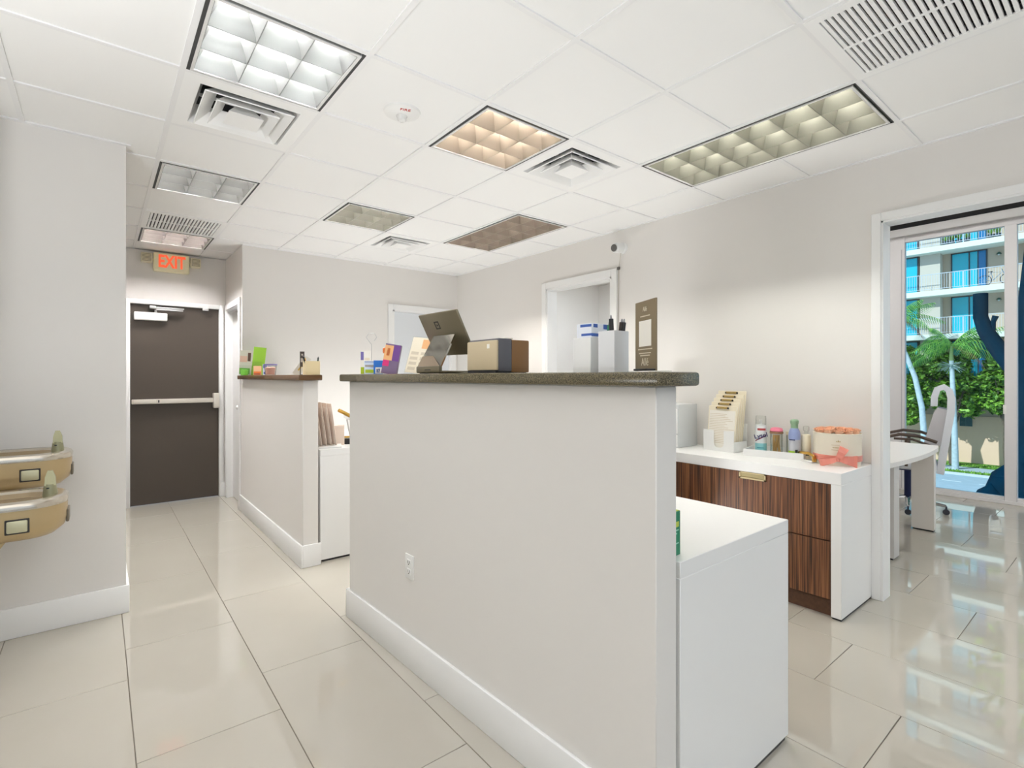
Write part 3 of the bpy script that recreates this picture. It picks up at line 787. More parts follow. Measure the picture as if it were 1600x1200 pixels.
def rose_mesh():
    mb = MB()
    for ring_, (n, r, tilt, s_) in enumerate(((3, .006, .2, .016), (4, .013, .5, .02), (5, .021, .85, .022))):
        for k in range(n):
            a = 2 * math.pi * k / n + ring_ * .7
            c = Vector((r * math.cos(a), r * math.sin(a), .018 - ring_ * .003))
            u = Vector((-math.sin(a), math.cos(a), 0)); o_ = Vector((math.cos(a) * math.sin(tilt), math.sin(a) * math.sin(tilt), math.cos(tilt)))
            inw = Vector((-math.cos(a), -math.sin(a), 0)) * .006
            mb.quad(c - u * s_ * .5 - o_ * s_ * .7 + inw, c + u * s_ * .5 - o_ * s_ * .7 + inw, c + u * s_ * .55 + o_ * s_ * .4 + inw * .6, c - u * s_ * .55 + o_ * s_ * .4 + inw * .6)
            mb.quad(c - u * s_ * .5 - o_ * s_ * .7 - inw * .4, c + u * s_ * .5 - o_ * s_ * .7 - inw * .4, c + u * s_ * .55 + o_ * s_ * .4 - inw * .2, c - u * s_ * .55 + o_ * s_ * .4 - inw * .2)
    mb.ball((0, 0, .006), .022, 2, (1, 1, .75))
    return mb.mesh('rose', PEACH, 60)
rm = rose_mesh()
for n_, r_ in ((11, .100), (6, .055), (1, 0.0)):
    for k in range(n_):
        a = 2 * math.pi * k / n_ + n_
        o = bpy.data.objects.new('rose', rm); COL.objects.link(o)
        o.location = (FX + r_ * math.cos(a), FY + r_ * math.sin(a), CZ + .200 + (.004 if r_ < .08 else 0)); o.rotation_euler = (random.uniform(-.2, .2), random.uniform(-.2, .2), random.uniform(0, 6))
        tag(o, {.1: 'peach rose head in the outer ring along the rim of the round cream box', .055: 'peach rose head in the inner ring inside the round cream box'}.get(r_, 'single peach rose head at the very centre of the round cream box'), 'flower', 'peach roses in the round box')

# ------------------------------------------------------------------ things on the front counter (z 1.4025)
TOPZ = 1.4025
# tablet register
t = thing('tablet_register', 'metal tablet register on angled stand on the front counter', 'cash register', (1.555, -.56, TOPZ), HR)
GUN = mat('gunmetal', (132, 124, 104), .35, .7)
MB().box(-.03, .155, -.10, .10, .004, .014, bev=.004).obj('base_plate', GUN, t)
MB().box(-.022, .15, -.085, .085, 0, .004).obj('rubber_foot', BLACK, t)
MB().box(-.034, -.014, -.10, .10, .004, .036, bev=.006).obj('rear_block', GUN, t)
MB().box(-.0348, -.033, -.03, .02, .016, .020).obj('cable_slot', BLACK, t)
MIRR = mat('polished_metal', (214, 210, 200), .08, 1.0)
MB().loft([[(-.026, -.098, .03), (-.018, -.098, .028), (-.018, .098, .028), (-.026, .098, .03)], [(.058, -.092, .185), (.066, -.092, .183), (.066, .085, .183), (.058, .085, .185)]]).obj('support_arm', MIRR, t)
MB().loft([[(-.0285, -.095, .034), (-.0265, -.095, .033), (-.0265, .095, .033), (-.0285, .095, .034)], [(-.0005, .0, .085), (.0015, .0, .084), (.0015, .094, .084), (-.0005, .094, .085)]]).obj('arm_cover', mat('cover_tan', (150, 132, 112), .3, .3), t)
tb = Matrix.Translation((.075, .0, .185)) @ Matrix.Rotation(R(-28), 4, 'Y')
MB().box(-.006, .006, -.165, .160, -.105, .12, bev=.005, mx=tb).obj('tablet_back', GUN, t)
MB().box(.006, .0075, -.155, .150, -.095, .11, mx=tb).obj('tablet_screen', mat('screen_black', (14, 14, 16), .1), t)
lg = MB()
for a0, a1, b0, b1 in ((-.018, -.013, .038, .078), (.013, .018, .038, .078), (-.018, .018, .038, .044), (-.018, .018, .072, .078), (-.004, .004, .054, .062)):
    lg.box(-.0072, -.0058, a0 + .03, a1 + .03, b0, b1, mx=tb)
lg.obj('back_logo', INK, t)
# receipt printer
t = thing('receipt_printer', 'champagne fronted receipt printer with dark sides on front counter', 'printer', (1.548, -1.060, TOPZ))
MB().box(0, .012, 0, .205, .012, .132, bev=.004).obj('front_cover', mat('champagne', (206, 190, 158), .35, .3), t)
pc = MB().box(.012, .08, .0, .205, .008, .14, bev=.004).obj('printer_case', mat('slate_grey', (92, 92, 98), .4), t)
MB().box(.08, .172, .0, .205, .004, .136, bev=.004).obj('rear_case', mat('printer_brown', (128, 92, 52), .4), t)
MB().box(.06, .10, .02, .10, .138, .146, bev=.002).obj('paper_tab', PAPER, t)
MB().box(-.001, .001, .045, .062, .10, .118, bev=.001, seg=1).obj('front_logo', PAPER, t)
MB().box(.0, .16, .005, .2, .0, .012).obj('printer_foot', BLACK, t)
# white boxes
t = thing('white_carton', 'plain white carton carrying the blue tissue box on front counter', 'box', (1.60, -1.509, TOPZ), .0)
MB().box(0, .062, .0, .082, 0, .118, bev=.0015, seg=1).obj('carton', WPLAS, t)
t = thing('tissue_box', 'white and blue wrapped tissue box lying on the white carton', 'box', (1.606, -1.507, TOPZ + .118))
MB().box(0, .098, 0, .068, 0, .048, bev=.003).obj('carton', mat('tissue_white', (232, 236, 244), .5), t)
MB().box(-.0008, .0, .0, .045, .006, .014).box(-.0008, 0, .0, .05, .036, .045).box(.0, .06, -.0008, 0, .004, .014).box(.01, .03, -.0008, 0, .034, .046).box(.06, .092, -.0008, 0, .03, .046).obj('print_stripes', mat('tissue_blue', (58, 92, 168), .5), t)
# pen cup with pens
t = thing('pen_cup', 'tall square white pen cup near the right end of counter', 'pen cup', (1.60, -1.609, TOPZ))
MB().box(0, .072, 0, .003, 0, .134).box(0, .072, .063, .066, 0, .134).box(0, .003, .003, .063, 0, .134).box(.069, .072, .003, .063, 0, .134).box(.003, .069, .003, .063, 0, .004).obj('cup', mat('cup_white', (226, 227, 228), .4), t)
for k, (px, py, lx, ly, L, c, lab) in enumerate(((.02, .02, .0, .02, .168, BLACK, 'black pen with grey tip standing tallest in white cup'), (.05, .03, .035, -.01, .16, mat('pen_brown', (62, 44, 38), .3), 'dark brown pen leaning right in the white cup'), (.03, .045, .01, .01, .15, mat('pen_green', (46, 120, 92), .3), 'green pen in the white cup'), (.045, .02, .03, -.02, .158, mat('pen_black2', (30, 24, 24), .3), 'black pen leaning farthest right in the white cup'))):
    p = thing('pen', lab, 'pen', (1.60 + px, -1.609 + py, TOPZ + .006), 0, 'pens in the white cup')
    d = Vector((lx * .5, ly * .5, L)).normalized()
    MB().cyl((0, 0, 0), tuple(d * L), .0075, seg=10).obj('barrel', c, p)
    MB().cyl(tuple(d * (L - .002)), tuple(d * (L + .012)), .0042, .002, seg=10).obj('pen_tip', mat('pen_tip', (130, 130, 136), .3), p)
# placard with blank code panel
sa = math.atan2(-.11, -.054)
t = thing('counter_placard', 'tall olive brown placard with white square at counter end', 'sign', (1.64, -1.663, TOPZ), sa)
PM = mat('placard_olive', (128, 112, 84), .4)
MB().box(0, .128, -.003, .003, .004, .216, bev=.001, seg=1).obj('panel', PM, t)
MB().box(-.002, .135, -.03, .045, 0, .004, bev=.001, seg=1).obj('base_foot', CLEAR, t)
MB().box(.05, .132, -.035, -.005, .004, .010, bev=.002).obj('black_clip', BLACK, t)
MB().box(.026, .102, -.0036, -.003, .078, .156).obj('blank_code_panel', PAPER, t)
pm2 = mat('placard_print', (214, 204, 182), .6)
tl = MB()
for z, a, b in ((.168, .034, .094), (.068, .02, .108), (.056, .026, .10), (.049, .034, .094)):
    tl.box(a, b, -.0036, -.003, z, z + .003)
tl.obj('print_lines', pm2, t)
text_mesh('Allé', .034, 'lettering', pm2, t, (.064, -.0037, .030), (R(90), 0, 0), depth=.0004, sx=.85)
text_mesh('Allé', .020, 'lettering', pm2, t, (.064, -.0037, .190), (R(90), 0, 0), depth=.0004, sx=.85)

# small products at the far end of the front counter
def carton(name, label, cat, x, y, wx, wy, h, m, rz, prints=(), z=TOPZ, group=None):
    t = thing(name, label, cat, (x, y, z), rz, group)
    MB().box(-wx / 2, wx / 2, -wy / 2, wy / 2, 0, h, bev=.0015, seg=1).obj('carton', m, t)
    for k, (a, b, z0, z1, pm) in enumerate(prints):
        MB().box(a * wx, b * wx, -wy / 2 - .0008, -wy / 2, z0 * h, z1 * h).obj('print_patch', pm, t)
    return t
def facing(x, y): return -math.atan2(x - .3216, y + 2.6657)
lime = mat('print_lime', (176, 196, 40), .5); blue = mat('print_blue', (40, 92, 190), .5); pink = mat('print_pink', (214, 40, 120), .5)
purple = mat('print_purple', (108, 62, 138), .5); orange = mat('print_orange', (232, 120, 48), .5); skin = mat('print_peach', (232, 176, 120), .5)
carton('leaflet_box', 'tall narrow white and lime product box on front counter', 'box', 1.52, .14, .055, .03, .135, PAPER, facing(1.52, .14), ((-.5, -.1, .02, .3, lime), (-.5, -.2, .6, .95, mat('print_violet', (120, 110, 170), .5)), (-.1, .4, .3, .7, CREAM)))
carton('tablet_carton', 'small pale blue white carton with green leaf swoosh', 'box', 1.50, .04, .058, .03, .074, mat('pale_blue', (214, 224, 238), .5), facing(1.5, .04), ((-.42, .42, .55, .7, GREYP), (-.4, .45, .1, .35, lime), (-.46, .46, .90, .96, mat('print_slate', (120, 132, 170), .5))))
carton('blue_tube_carton', 'small bright blue and white carton beside the purple box', 'box', 1.52, -.03, .05, .03, .075, mat('blue_box', (34, 110, 200), .4), facing(1.52, -.03), ((-.3, .5, .05, .5, PAPER), (-.2, .2, .1, .4, blue)))
t = carton('purple_carton', 'tilted purple product box with orange pictures on front counter', 'box', 1.565, -.07, .085, .03, .165, mat('purple_box', (120, 100, 132), .4), facing(1.56, -.07) - .25, ((-.5, .05, .45, .95, skin), (.05, .5, .45, .98, purple), (-.5, -.1, .25, .45, pink), (-.35, -.15, .6, .85, orange)))
for o in t.children: pass
t.rotation_euler = (R(-4), R(9), t.rotation_euler[2])
# photo clip stand with wire loop and orange fish shaped cap
t = thing('clip_stand', 'thin wire memo clip stand behind the small cartons', 'memo clip', (1.56, .15, TOPZ), 0)
MB().lathe([(0, 0), (.045, 0), (.045, .008), (.01, .012), (0, .012)], 20).obj('stand_foot', mat('foot_brown', (96, 76, 60), .4), t)
MB().tube([(0, 0, .01), (0, 0, .175)], .002, 6).obj('wire_stem', ALU, t)
MB().tube([(.0, .0, .175), (-.012, .012, .195), (-.024, .02, .215), (-.012, .012, .238), (.014, -.008, .24), (.024, -.018, .215), (.012, -.01, .195)], .0018, 6).obj('wire_loop', ALU, t)
t = thing('orange_bottle', 'slim clear bottle with orange cap behind the pale blue carton', 'bottle', (1.60, .02, TOPZ))
MB().lathe([(0, 0), (.022, 0), (.022, .10), (.014, .118), (.014, .124), (0, .124)], 18).obj('bottle_body', CLEAR, t)
MB().lathe([(0, .118), (.024, .118), (.028, .126), (.028, .146), (.02, .15), (0, .15)], 18).obj('bottle_cap', mat('cap_orange', (226, 116, 52), .4), t)
# brochure sheet in a slanted acrylic stand
t = thing('brochure_stand', 'slanted clear stand with printed cream sheet left of the tablet', 'brochure stand', (1.60, -.30, TOPZ), facing(1.6, -.3) - .55)
mx = Matrix.Rotation(R(-17), 4, 'X') @ Matrix.Rotation(R(6), 4, 'Y')
MB().box(-.07, .07, 0, .0025, .0, .205, mx=mx).box(-.07, .07, 0, .06, 0, .003).obj('acrylic_stand', CLEAR, t)
MB().box(-.066, .066, -.0012, -.0002, .004, .200, mx=mx).obj('printed_sheet', CREAM, t)
pl = MB()
for k in range(4):
    for q in range(2): pl.box(-.055 + q * .06, -.01 + q * .06, -.002, -.0012, .02 + k * .028, .036 + k * .028, mx=mx)
pl.obj('print_blocks', mat('print_tan', (206, 194, 172), .7), t)
MB().box(0, .06, -.002, -.0012, .14, .19, mx=mx).obj('print_photo', skin, t)

# ------------------------------------------------------------------ things on the second counter
f2 = -.27
t = thing('brochure_holder', 'clear two pocket holder with green leaflets on second counter', 'brochure stand', (1.50, 2.90, TOPZ), facing(1.5, 2.9))
MB().box(-.10, .10, .0, .003, 0, .10).box(-.10, .10, .05, .053, 0, .14).box(-.10, .10, -.003, .053, 0, .003).obj('acrylic_stand', CLEAR, t)
GRN = mat('leaflet_green', (150, 200, 50), .5)
MB().box(.0, .115, .058, .062, .01, .30, mx=Matrix.Rotation(R(-6), 4, 'X') @ Matrix.Rotation(R(6), 4, 'Y')).obj('leaflet', GRN, t, label='bright green leaflet in the rear pocket')
lf = MB().box(-.105, -.005, .020, .024, .01, .245, mx=Matrix.Rotation(R(-4), 4, 'X') @ Matrix.Rotation(R(3), 4, 'Y')).obj('leaflet', mat('leaflet_pale', (206, 206, 190), .5), t, label='pale leaflet with brown haired people')
g = Matrix.Rotation(R(-4), 4, 'X') @ Matrix.Rotation(R(3), 4, 'Y')
MB().box(-.103, -.04, .0185, .020, .13, .19, mx=g).obj('print_photo', mat('print_rose', (214, 180, 160), .6), lf)
MB().box(-.035, -.008, .0185, .020, .14, .225, mx=g).obj('print_dark', mat('print_umber', (86, 58, 44), .6), lf)
MB().box(-.103, -.01, .0185, .020, .01, .07, mx=g).obj('print_green', mat('print_leaf', (110, 180, 60), .5), lf)
MB().lathe([(0, 0), (.032, 0), (.032, .05), (.02, .055), (0, .055)], 16, c=(-.055, -.035, 0)).obj('green_cap', mat('cap_green', (106, 180, 56), .5), t)
carton('orange_carton', 'small peach and orange carton beside the green leaflets', 'box', 1.50, 2.62, .068, .04, .088, mat('peach_box', (238, 190, 146), .5), facing(1.5, 2.3), ((-.45, .4, .05, .2, mat('print_rust', (170, 70, 30), .5)), (-.45, .45, .22, .4, orange)))
carton('blue_white_carton', 'tiny blue and white carton between peach carton and cup', 'box', 1.53, 2.47, .035, .03, .10, mat('bw_box', (206, 212, 230), .5), facing(1.54, 2.22), ((-.4, .4, .65, .95, mat('print_navy', (70, 84, 160), .5)), (-.3, .4, .1, .3, M['print_navy'])))
t = thing('lilac_cup', 'clear cup with purple rim and pink sachets on second counter', 'cup', (1.53, 2.27, TOPZ))
MB().lathe([(0, 0), (.045, 0), (.055, .095), (.053, .095), (.043, .003), (0, .003)], 24).obj('cup', CLEAR, t)
MB().lathe([(.0555, .088), (.0575, .09), (.0575, .10), (.0555, .10)], 24).obj('cup_rim', mat('rim_purple', (120, 112, 160), .5), t)
MB().lathe([(0, .004), (.040, .004), (.046, .065), (.03, .072), (0, .07)], 12).obj('sachets', mat('sachet_pink', (232, 176, 160), .6), t)
t = thing('leaning_card', 'white card leaning on a stand on the second counter', 'sign', (1.50, 1.42, TOPZ), facing(1.5, 1.42))
mx = Matrix.Rotation(R(34), 4, 'Y')
MB().box(-.027, .027, 0, .003, 0, .165, mx=mx).obj('card', mat('card_white', (226, 222, 212), .6), t)
MB().tube([(.088, .006, .125), (.088, .012, .0)], .003, 6).obj('card_stand', WPLAS, t)
MB().box(-.008, .004, -.001, 0, .04, .075, mx=mx).box(-.005, .006, -.001, 0, .10, .115, mx=mx).obj('print_mark', mat('print_amber', (206, 170, 80), .7), t)
t = thing('small_dark_sign', 'narrow dark upright sign behind the beige pen cup', 'sign', (1.515, 1.30, TOPZ), facing(1.52, 1.3))
MB().box(-.016, .016, 0, .004, .06, .175).box(-.016, -.010, 0, .004, 0, .06).box(-.016, .016, -.01, .02, 0, .003).obj('panel', mat('dark_panel', (72, 62, 56), .5), t)
MB().box(-.01, .01, -.001, 0, .095, .125).box(-.006, .006, -.001, 0, .145, .158).obj('print_block', mat('print_pale', (190, 180, 170), .6), t)
t = thing('beige_pen_cup', 'square beige pen cup at the end of the second counter', 'pen cup', (1.545, 1.18, TOPZ), facing(1.55, 1.18) + .25)
MB().box(-.05, .05, -.045, -.042, 0, .10).box(-.05, .05, .042, .045, 0, .10).box(-.05, -.047, -.042, .042, 0, .10).box(.047, .05, -.042, .042, 0, .10).box(-.047, .047, -.042, .042, 0, .004).obj('cup', mat('cup_beige', (232, 214, 170), .5), t)
for px, py, lx, L, m, lab in ((1.515, 1.19, -.015, .118, mat('pen_yellow', (232, 180, 40), .4), 'yellow marker in the beige pen cup'), (1.525, 1.175, -.04, .128, BLACK, 'black pen leaning left in the beige pen cup'), (1.575, 1.165, .015, .122, mat('scissor_grey', (70, 80, 74), .3), 'dark grey scissors handle in the beige pen cup')):
    p = thing('pen', lab, 'pen', (px, py, TOPZ + .005))
    d = Vector((lx, 0, L)); MB().cyl((0, 0, 0), tuple(d), .006, seg=10).obj('barrel', m, p)
    MB().cyl(tuple(d), tuple(d * 1.06), .005, .002, seg=10).obj('pen_tip', M['pen_tip'], p)

# ------------------------------------------------------------------ items on the second desk, seen in the gap
for k in range(4):
    lab = ['leftmost pink beige clipboard leaning in the rack on far desk', 'second clipboard from left leaning in rack on far desk', 'third clipboard from left leaning in rack on far desk', 'rightmost clipboard leaning in rack on far desk'][k]
    b = thing('clipboard', lab, 'clipboard', (1.665 + .036 * k, 1.31 - .006 * k, .855), facing(1.7, 1.3) + .42, 'clipboards on the far desk')
    mx = Matrix.Rotation(R(-8), 4, 'Y')
    MB().box(0, .005, 0, .23, 0, .345 - .006 * k, bev=.0015, seg=1, mx=mx).obj('board', mat('board_pinkbeige', (228, 212, 198), .5), b)
    MB().box(-.003, -.0005, .012, .218, .01, .30, mx=mx).obj('paper_form', mat('form_pink', (236, 224, 214), .7), b)
t = thing('clipboard_rack', 'low white rack holding the clipboards on far desk', 'holder', (1.625, 1.27, .84), facing(1.7, 1.3))
MB().box(0, .17, 0, .26, 0, .012, bev=.003).box(0, .17, .245, .26, .012, .06, bev=.003).obj('rack', WPLAS, t)
t = carton('blush_box', 'plain blush coloured box behind the clipboards on far desk', 'box', 1.845, 1.42, .075, .08, .155, mat('blush', (226, 210, 196), .6), facing(1.85, 1.42), z=.84)
t = thing('gold_desk_lamp', 'gold and white desk stapler lamp arm beside blush box', 'desk tool', (1.93, 1.40, .84), facing(1.93, 1.4))
MB().box(-.05, .05, -.03, .03, 0, .045, bev=.005).obj('tool_base', BLACK, t)
MB().tube([(0, 0, .045), (-.015, 0, .12), (-.03, 0, .20)], .006, 8).obj('tool_post', ALU, t)
MB().box(-.09, .06, -.02, .02, -.012, .016, bev=.008, mx=Matrix.Translation((-.02, 0, .235)) @ Matrix.Rotation(R(28), 4, 'Y')).obj('tool_head', GOLD, t)
MB().box(-.04, .06, -.022, .022, -.03, -.012, bev=.006, mx=Matrix.Translation((-.01, 0, .23)) @ Matrix.Rotation(R(24), 4, 'Y')).obj('tool_tray', WPLAS, t)
MB().box(-.075, .04, -.015, .015, .05, .065, bev=.004).obj('gold_strip', GOLD, t)

# ------------------------------------------------------------------ drinking fountains
CHAMP = mat('champagne_metal', (190, 168, 128), .38, .5, bump=.02, bscale=300)
RIM = mat('steel_rim', (206, 198, 184), .22, .85)
BOWL = mat('steel_bowl', (176, 158, 130), .25, .8)
def outline(x0, x1, y0, y1, r, n=7, inset=0):
    x1 -= inset; y0 += inset; y1 -= inset; r = max(.01, r - inset * .8)
    p = [(x0, y1), (x0, y0)]
    for k in range(n + 1):
        a = -math.pi / 2 + math.pi / 2 * k / n; p.append((x1 - r + r * math.cos(a), y0 + r + r * math.sin(a)))
    for k in range(n + 1):
        a = math.pi / 2 * k / n; p.append((x1 - r + r * math.cos(a), y1 - r + r * math.sin(a)))
    return p
def fountain(label, y0, y1, zr, tip, bx):
    t = thing('drinking_fountain', label, 'drinking fountain', (-.28, y0, 0))
    L = tip + .28; W = y1 - y0
    ring = lambda ins, z, x0=0.0: [(x, y, z) for x, y in outline(x0, L, 0, W, .14, inset=ins)]
    body = MB()
    body.loft([ring(.10, zr - .175), ring(.045, zr - .165), ring(.012, zr - .135), ring(.004, zr - .10), ring(.004, zr - .032)], True, True)
    body.obj('fountain_body', CHAMP, t)
    rim = MB()
    rim.loft([ring(.002, zr - .034), ring(.0, zr - .018), ring(.006, zr - .006), ring(.02, zr), ring(.045, zr - .002, .03), ring(.055, zr - .012, .04)], False, False)
    rim.obj('basin_rim', RIM, t)
    bo = MB()
    bo.loft([ring(.055, zr - .012, .04), ring(.075, zr - .030, .05), ring(.10, zr - .031, .08)], False, True)
    bo.obj('basin', BOWL, t)
    bb = thing('x', '', 'x'); bpy.data.objects.remove(bb)
    bp_ = MB(); px, py = bx + .28, W * .45
    bp_.lathe([(.026, -.03), (.026, .0), (.022, .03), (.020, .042), (0, .042)], 20, c=(px, py, zr))
    bub = bp_.obj('bubbler', mat('bubbler_sage', (148, 146, 116), .3, .4), t)
    hdm = MB()
    hdm.loft([[(px - .019, py - .017, zr + .035), (px + .019, py - .017, zr + .035), (px + .019, py + .017, zr + .035), (px - .019, py + .017, zr + .035)],
              [(px - .018, py - .004, zr + .07), (px + .018, py - .004, zr + .07), (px + .018, py + .017, zr + .07), (px - .018, py + .017, zr + .07)],
              [(px - .010, py + .006, zr + .098), (px + .008, py + .006, zr + .098), (px + .008, py + .016, zr + .098), (px - .010, py + .016, zr + .098)]])
    hdm.obj('mouth_guard', M['bubbler_sage'], bub)
    MB().box(px - .012, px - .002, py - .0225, py - .018, zr + .022, zr + .028).obj('spout_hole', BLACK, bub)
    SG = mat('button_sage', (196, 192, 160), .35, .4)
    b1 = MB().box(bx + .28 - .125, bx + .28 - .060, -.004, .008, zr - .122, zr - .072, bev=.006).obj('side_button', SG, t)
    MB().box(bx + .28 - .130, bx + .28 - .055, .0, .006, zr - .127, zr - .067, bev=.002, seg=1).obj('button_gasket', INK, b1)
    MB().box(L - .008, L + .003, W * .35, W * .65, zr - .13, zr - .075, bev=.004).obj('front_button', mat('button_dark', (110, 100, 84), .4), t)
    return t, L, W
t, L, W = fountain('upper champagne metal drinking fountain on the left wall', .68, 1.04, 1.012, .214, .155)
MB().box(0, L * .62, .04, W - .04, 1.012 - .24, 1.012 - .165, bev=.01).obj('lower_apron', CHAMP, t)
t, L, W = fountain('lower champagne metal drinking fountain nearer the viewer', .215, .575, .872, .214, .152)
MB().loft([[(0, .08, .45), (.16, .08, .50), (.16, W - .08, .50), (0, W - .08, .45)], [(0, .05, .705), (.30, .05, .705), (.30, W - .05, .705), (0, W - .05, .705)]]).obj('lower_apron', CHAMP, t)

# ------------------------------------------------------------------ office: window wall
WF = mat('window_frame', (226, 224, 226), .4)
win = struct('window_1', MB().box(8.05, 8.13, -.80, -.62, 0, 3.22, bev=.004, seg=1), WF)
f = MB(); ys = [-.80, -1.735, -2.72, -3.70, -4.70, -5.70]
for y in ys[1:]: f.box(8.05, 8.13, y - .05, y + .05, .0, 3.04, bev=.004, seg=1)
f.obj('mullion', WF, win)
MB().box(8.045, 8.13, -6.1, -.80, .0, .035, bev=.003, seg=1).box(8.06, 8.12, -6.1, -.80, .035, .075, bev=.003, seg=1).obj('bottom_rail', WF, win)
MB().box(8.06, 8.12, -6.1, -.80, 3.035, 3.192, bev=.003, seg=1).obj('head_rail', WF, win)
MB().box(8.055, 8.065, -.705, -.70, .02, 2.95).box(8.045, 8.052, -.775, -.765, .02, 2.95).obj('frame_groove', mat('frame_shade', (190, 188, 194), .5), win)
edges = [-.80] + [y for y in ys[1:]] + [-6.1]
for a, b in zip(edges, edges[1:]):
    hi = a - (.05 if a != -.80 else 0); lo = b + (.05 if b != -6.1 else 0)
    MB().box(8.086, 8.094, lo, hi, .07, 3.04).obj('pane', GLASS, win)
MB().box(8.048, 8.062, -1.70, -1.675, .98, 1.08, bev=.003).obj('window_latch', WPLAS, win)
t = thing('blind_cassette', 'grey white roller blind cassette along the office window top', 'blind', (7.98, -6.08, 3.10))
MB().box(0, .07, 0, 5.44, 0, .094, bev=.008).obj('cassette', mat('cassette_grey', (206, 205, 206), .45), t)
struct('trim_5', MB().box(8.0, 8.07, -6.1, -.64, 3.195, 3.42), mat('black_header', (16, 16, 20), .8))

# office desk
OD = mat('office_desk_laminate', (228, 224, 220), .4)
t = thing('office_desk', 'pale office desk with bowed front edge and panel legs', 'desk', (4.74, -1.49, 0))
pts = [(0, .80), (0, .02)] + [(1.67 * k / 10, .02 - .05 * math.sin(math.pi * k / 10)) for k in range(1, 10)] + [(1.67, .04), (1.70, .36), (1.62, .80)]
MB().prism(pts, .715, .75).obj('desk_top', OD, t)
MB().box(.27, .40, .02, .72, .012, .715, bev=.002, seg=1).obj('panel_leg', mat('panel_grey', (206, 204, 202), .45), t)
MB().box(1.40, 1.46, .015, .18, .012, .715, bev=.002, seg=1).obj('panel_leg', OD, t)
MB()  .box(.275, .395, .03, .7, 0, .012).box(1.405, 1.455, .02, .17, 0, .012).obj('panel_feet', BLACK, t)
MB().box(1.46, 1.478, .02, .175, .05, .715).obj('edge_strip', OD, t)
# small object on desk
t = thing('tissue_cube', 'small patterned clear dish on the office desk', 'dish', (4.98, -1.40, .75))
MB().lathe([(0, 0), (.035, 0), (.05, .05), (.047, .05), (.033, .004), (0, .004)], 18).obj('dish', CLEAR, t)
MB().ball((0, 0, .03), .03, 2, (1, 1, .7)).obj('dish_contents', mat('potpourri', (176, 160, 158), .7, vary=.6, bscale=60), t)

# office chair, seen side-on
t = thing('office_chair', 'white high back office chair with hooked headrest behind office desk', 'chair', (7.0, -1.08, 0), R(11))
CW = mat('chair_white', (226, 230, 238), .4)
CGY = mat('chair_grey', (198, 196, 200), .6)
path = [(-.262, .42), (-.285, .6), (-.318, .85), (-.345, 1.05), (-.348, 1.17), (-.33, 1.25), (-.29, 1.285), (-.24, 1.26), (-.218, 1.18), (-.215, 1.09)]
out_, in_ = [], []
for k, (y, z) in enumerate(path):
    a = Vector(path[max(0, k - 1)]); b = Vector(path[min(len(path) - 1, k + 1)]); d = (b - a).normalized(); nn = Vector((-d.y, d.x))
    wdt = .028 if k > 4 else .03
    out_.append((y + nn.x * wdt, z + nn.y * wdt)); in_.append((y - nn.x * wdt, z - nn.y * wdt))
bk = MB()
for k in range(len(path) - 1):
    q = [out_[k], out_[k + 1], in_[k + 1], in_[k]]
    wx = .21 if k < 5 else .13
    bk.prism(q, -wx, wx, 'yz')
bmesh.ops.remove_doubles(bk.bm, verts=bk.bm.verts[:], dist=.0005)
bk.obj('backrest_shell', CW, t, ang=60)
MB().prism([(-.315, 1.06), (-.245, 1.075), (-.215, 1.03), (-.14, .73), (-.15, .70), (-.28, .70)], -.18, .18, 'yz').obj('back_cushion', CGY, t)
MB().box(-.25, .25, -.24, .24, .44, .52, bev=.03, seg=3).obj('seat', CW, t)
for sx in (-1, 1):
    MB().tube([(sx * .27, -.24, .74), (sx * .28, -.1, .79), (sx * .28, .05, .80), (sx * .28, .18, .76), (sx * .28, .2, .70)], .016, 8).tube([(sx * .27, -.20, .70), (sx * .28, -.05, .755), (sx * .28, .10, .755)], .012, 8).tube([(sx * .28, .0, .76), (sx * .27, .0, .48)], .014, 8).obj('armrest', mat('arm_bronze', (96, 82, 74), .3, .6), t)
MB().cyl((0, 0, .10), (0, 0, .44), .03).box(-.09, .09, -.09, .09, .41, .45, bev=.01).obj('gas_post', mat('post_navy', (30, 40, 86), .35, .4), t)
for k in range(5):
    a = k * 2 * math.pi / 5 + 4.45
    e = Vector((.32 * math.cos(a), .32 * math.sin(a), .085))
    lg = MB().tube([(0, 0, .12), tuple(e * .6 + Vector((0, 0, .045))), tuple(e)], [.024, .02, .015], 8).obj('base_leg', CHROME, t)
    MB().cyl((e.x - .012, e.y, .028), (e.x + .012, e.y, .028), .028, seg=14).cyl((e.x, e.y, .03), (e.x, e.y, .085), .008, seg=8).obj('caster', mat('caster_dark', (52, 54, 66), .4), lg)

# lamps added on the unseen office ceiling to brighten the office
for x, y in ((5.4, -4.2), (6.9, -4.2), (6.2, -1.0)):
    t = thing('ceiling_light', 'added flat office ceiling lamp ' + {5.4: 'nearer the doorway side', 6.9: 'nearer the window side', 6.2: 'above the office desk'}[x], 'ceiling light', (x, y, 3.595), 0, 'added office ceiling lamps')
    MB().box(-.3, .3, -.3, .3, -.012, 0).obj('added_lamp_panel', mat('office_fill', (250, 250, 250), .5, emit=(255, 252, 248), es=26), t)
# storeroom lamp, added out of view to light the room
t = thing('added_storeroom_light', 'added unseen flat ceiling lamp inside the storeroom beyond the doorway', 'ceiling light', (5.2, 1.2, 2.745))
MB().box(-.28, .28, -.28, .28, -.012, 0).obj('added_lamp_panel', mat('store_fill', (250, 250, 250), .5, emit=(240, 248, 255), es=23), t)

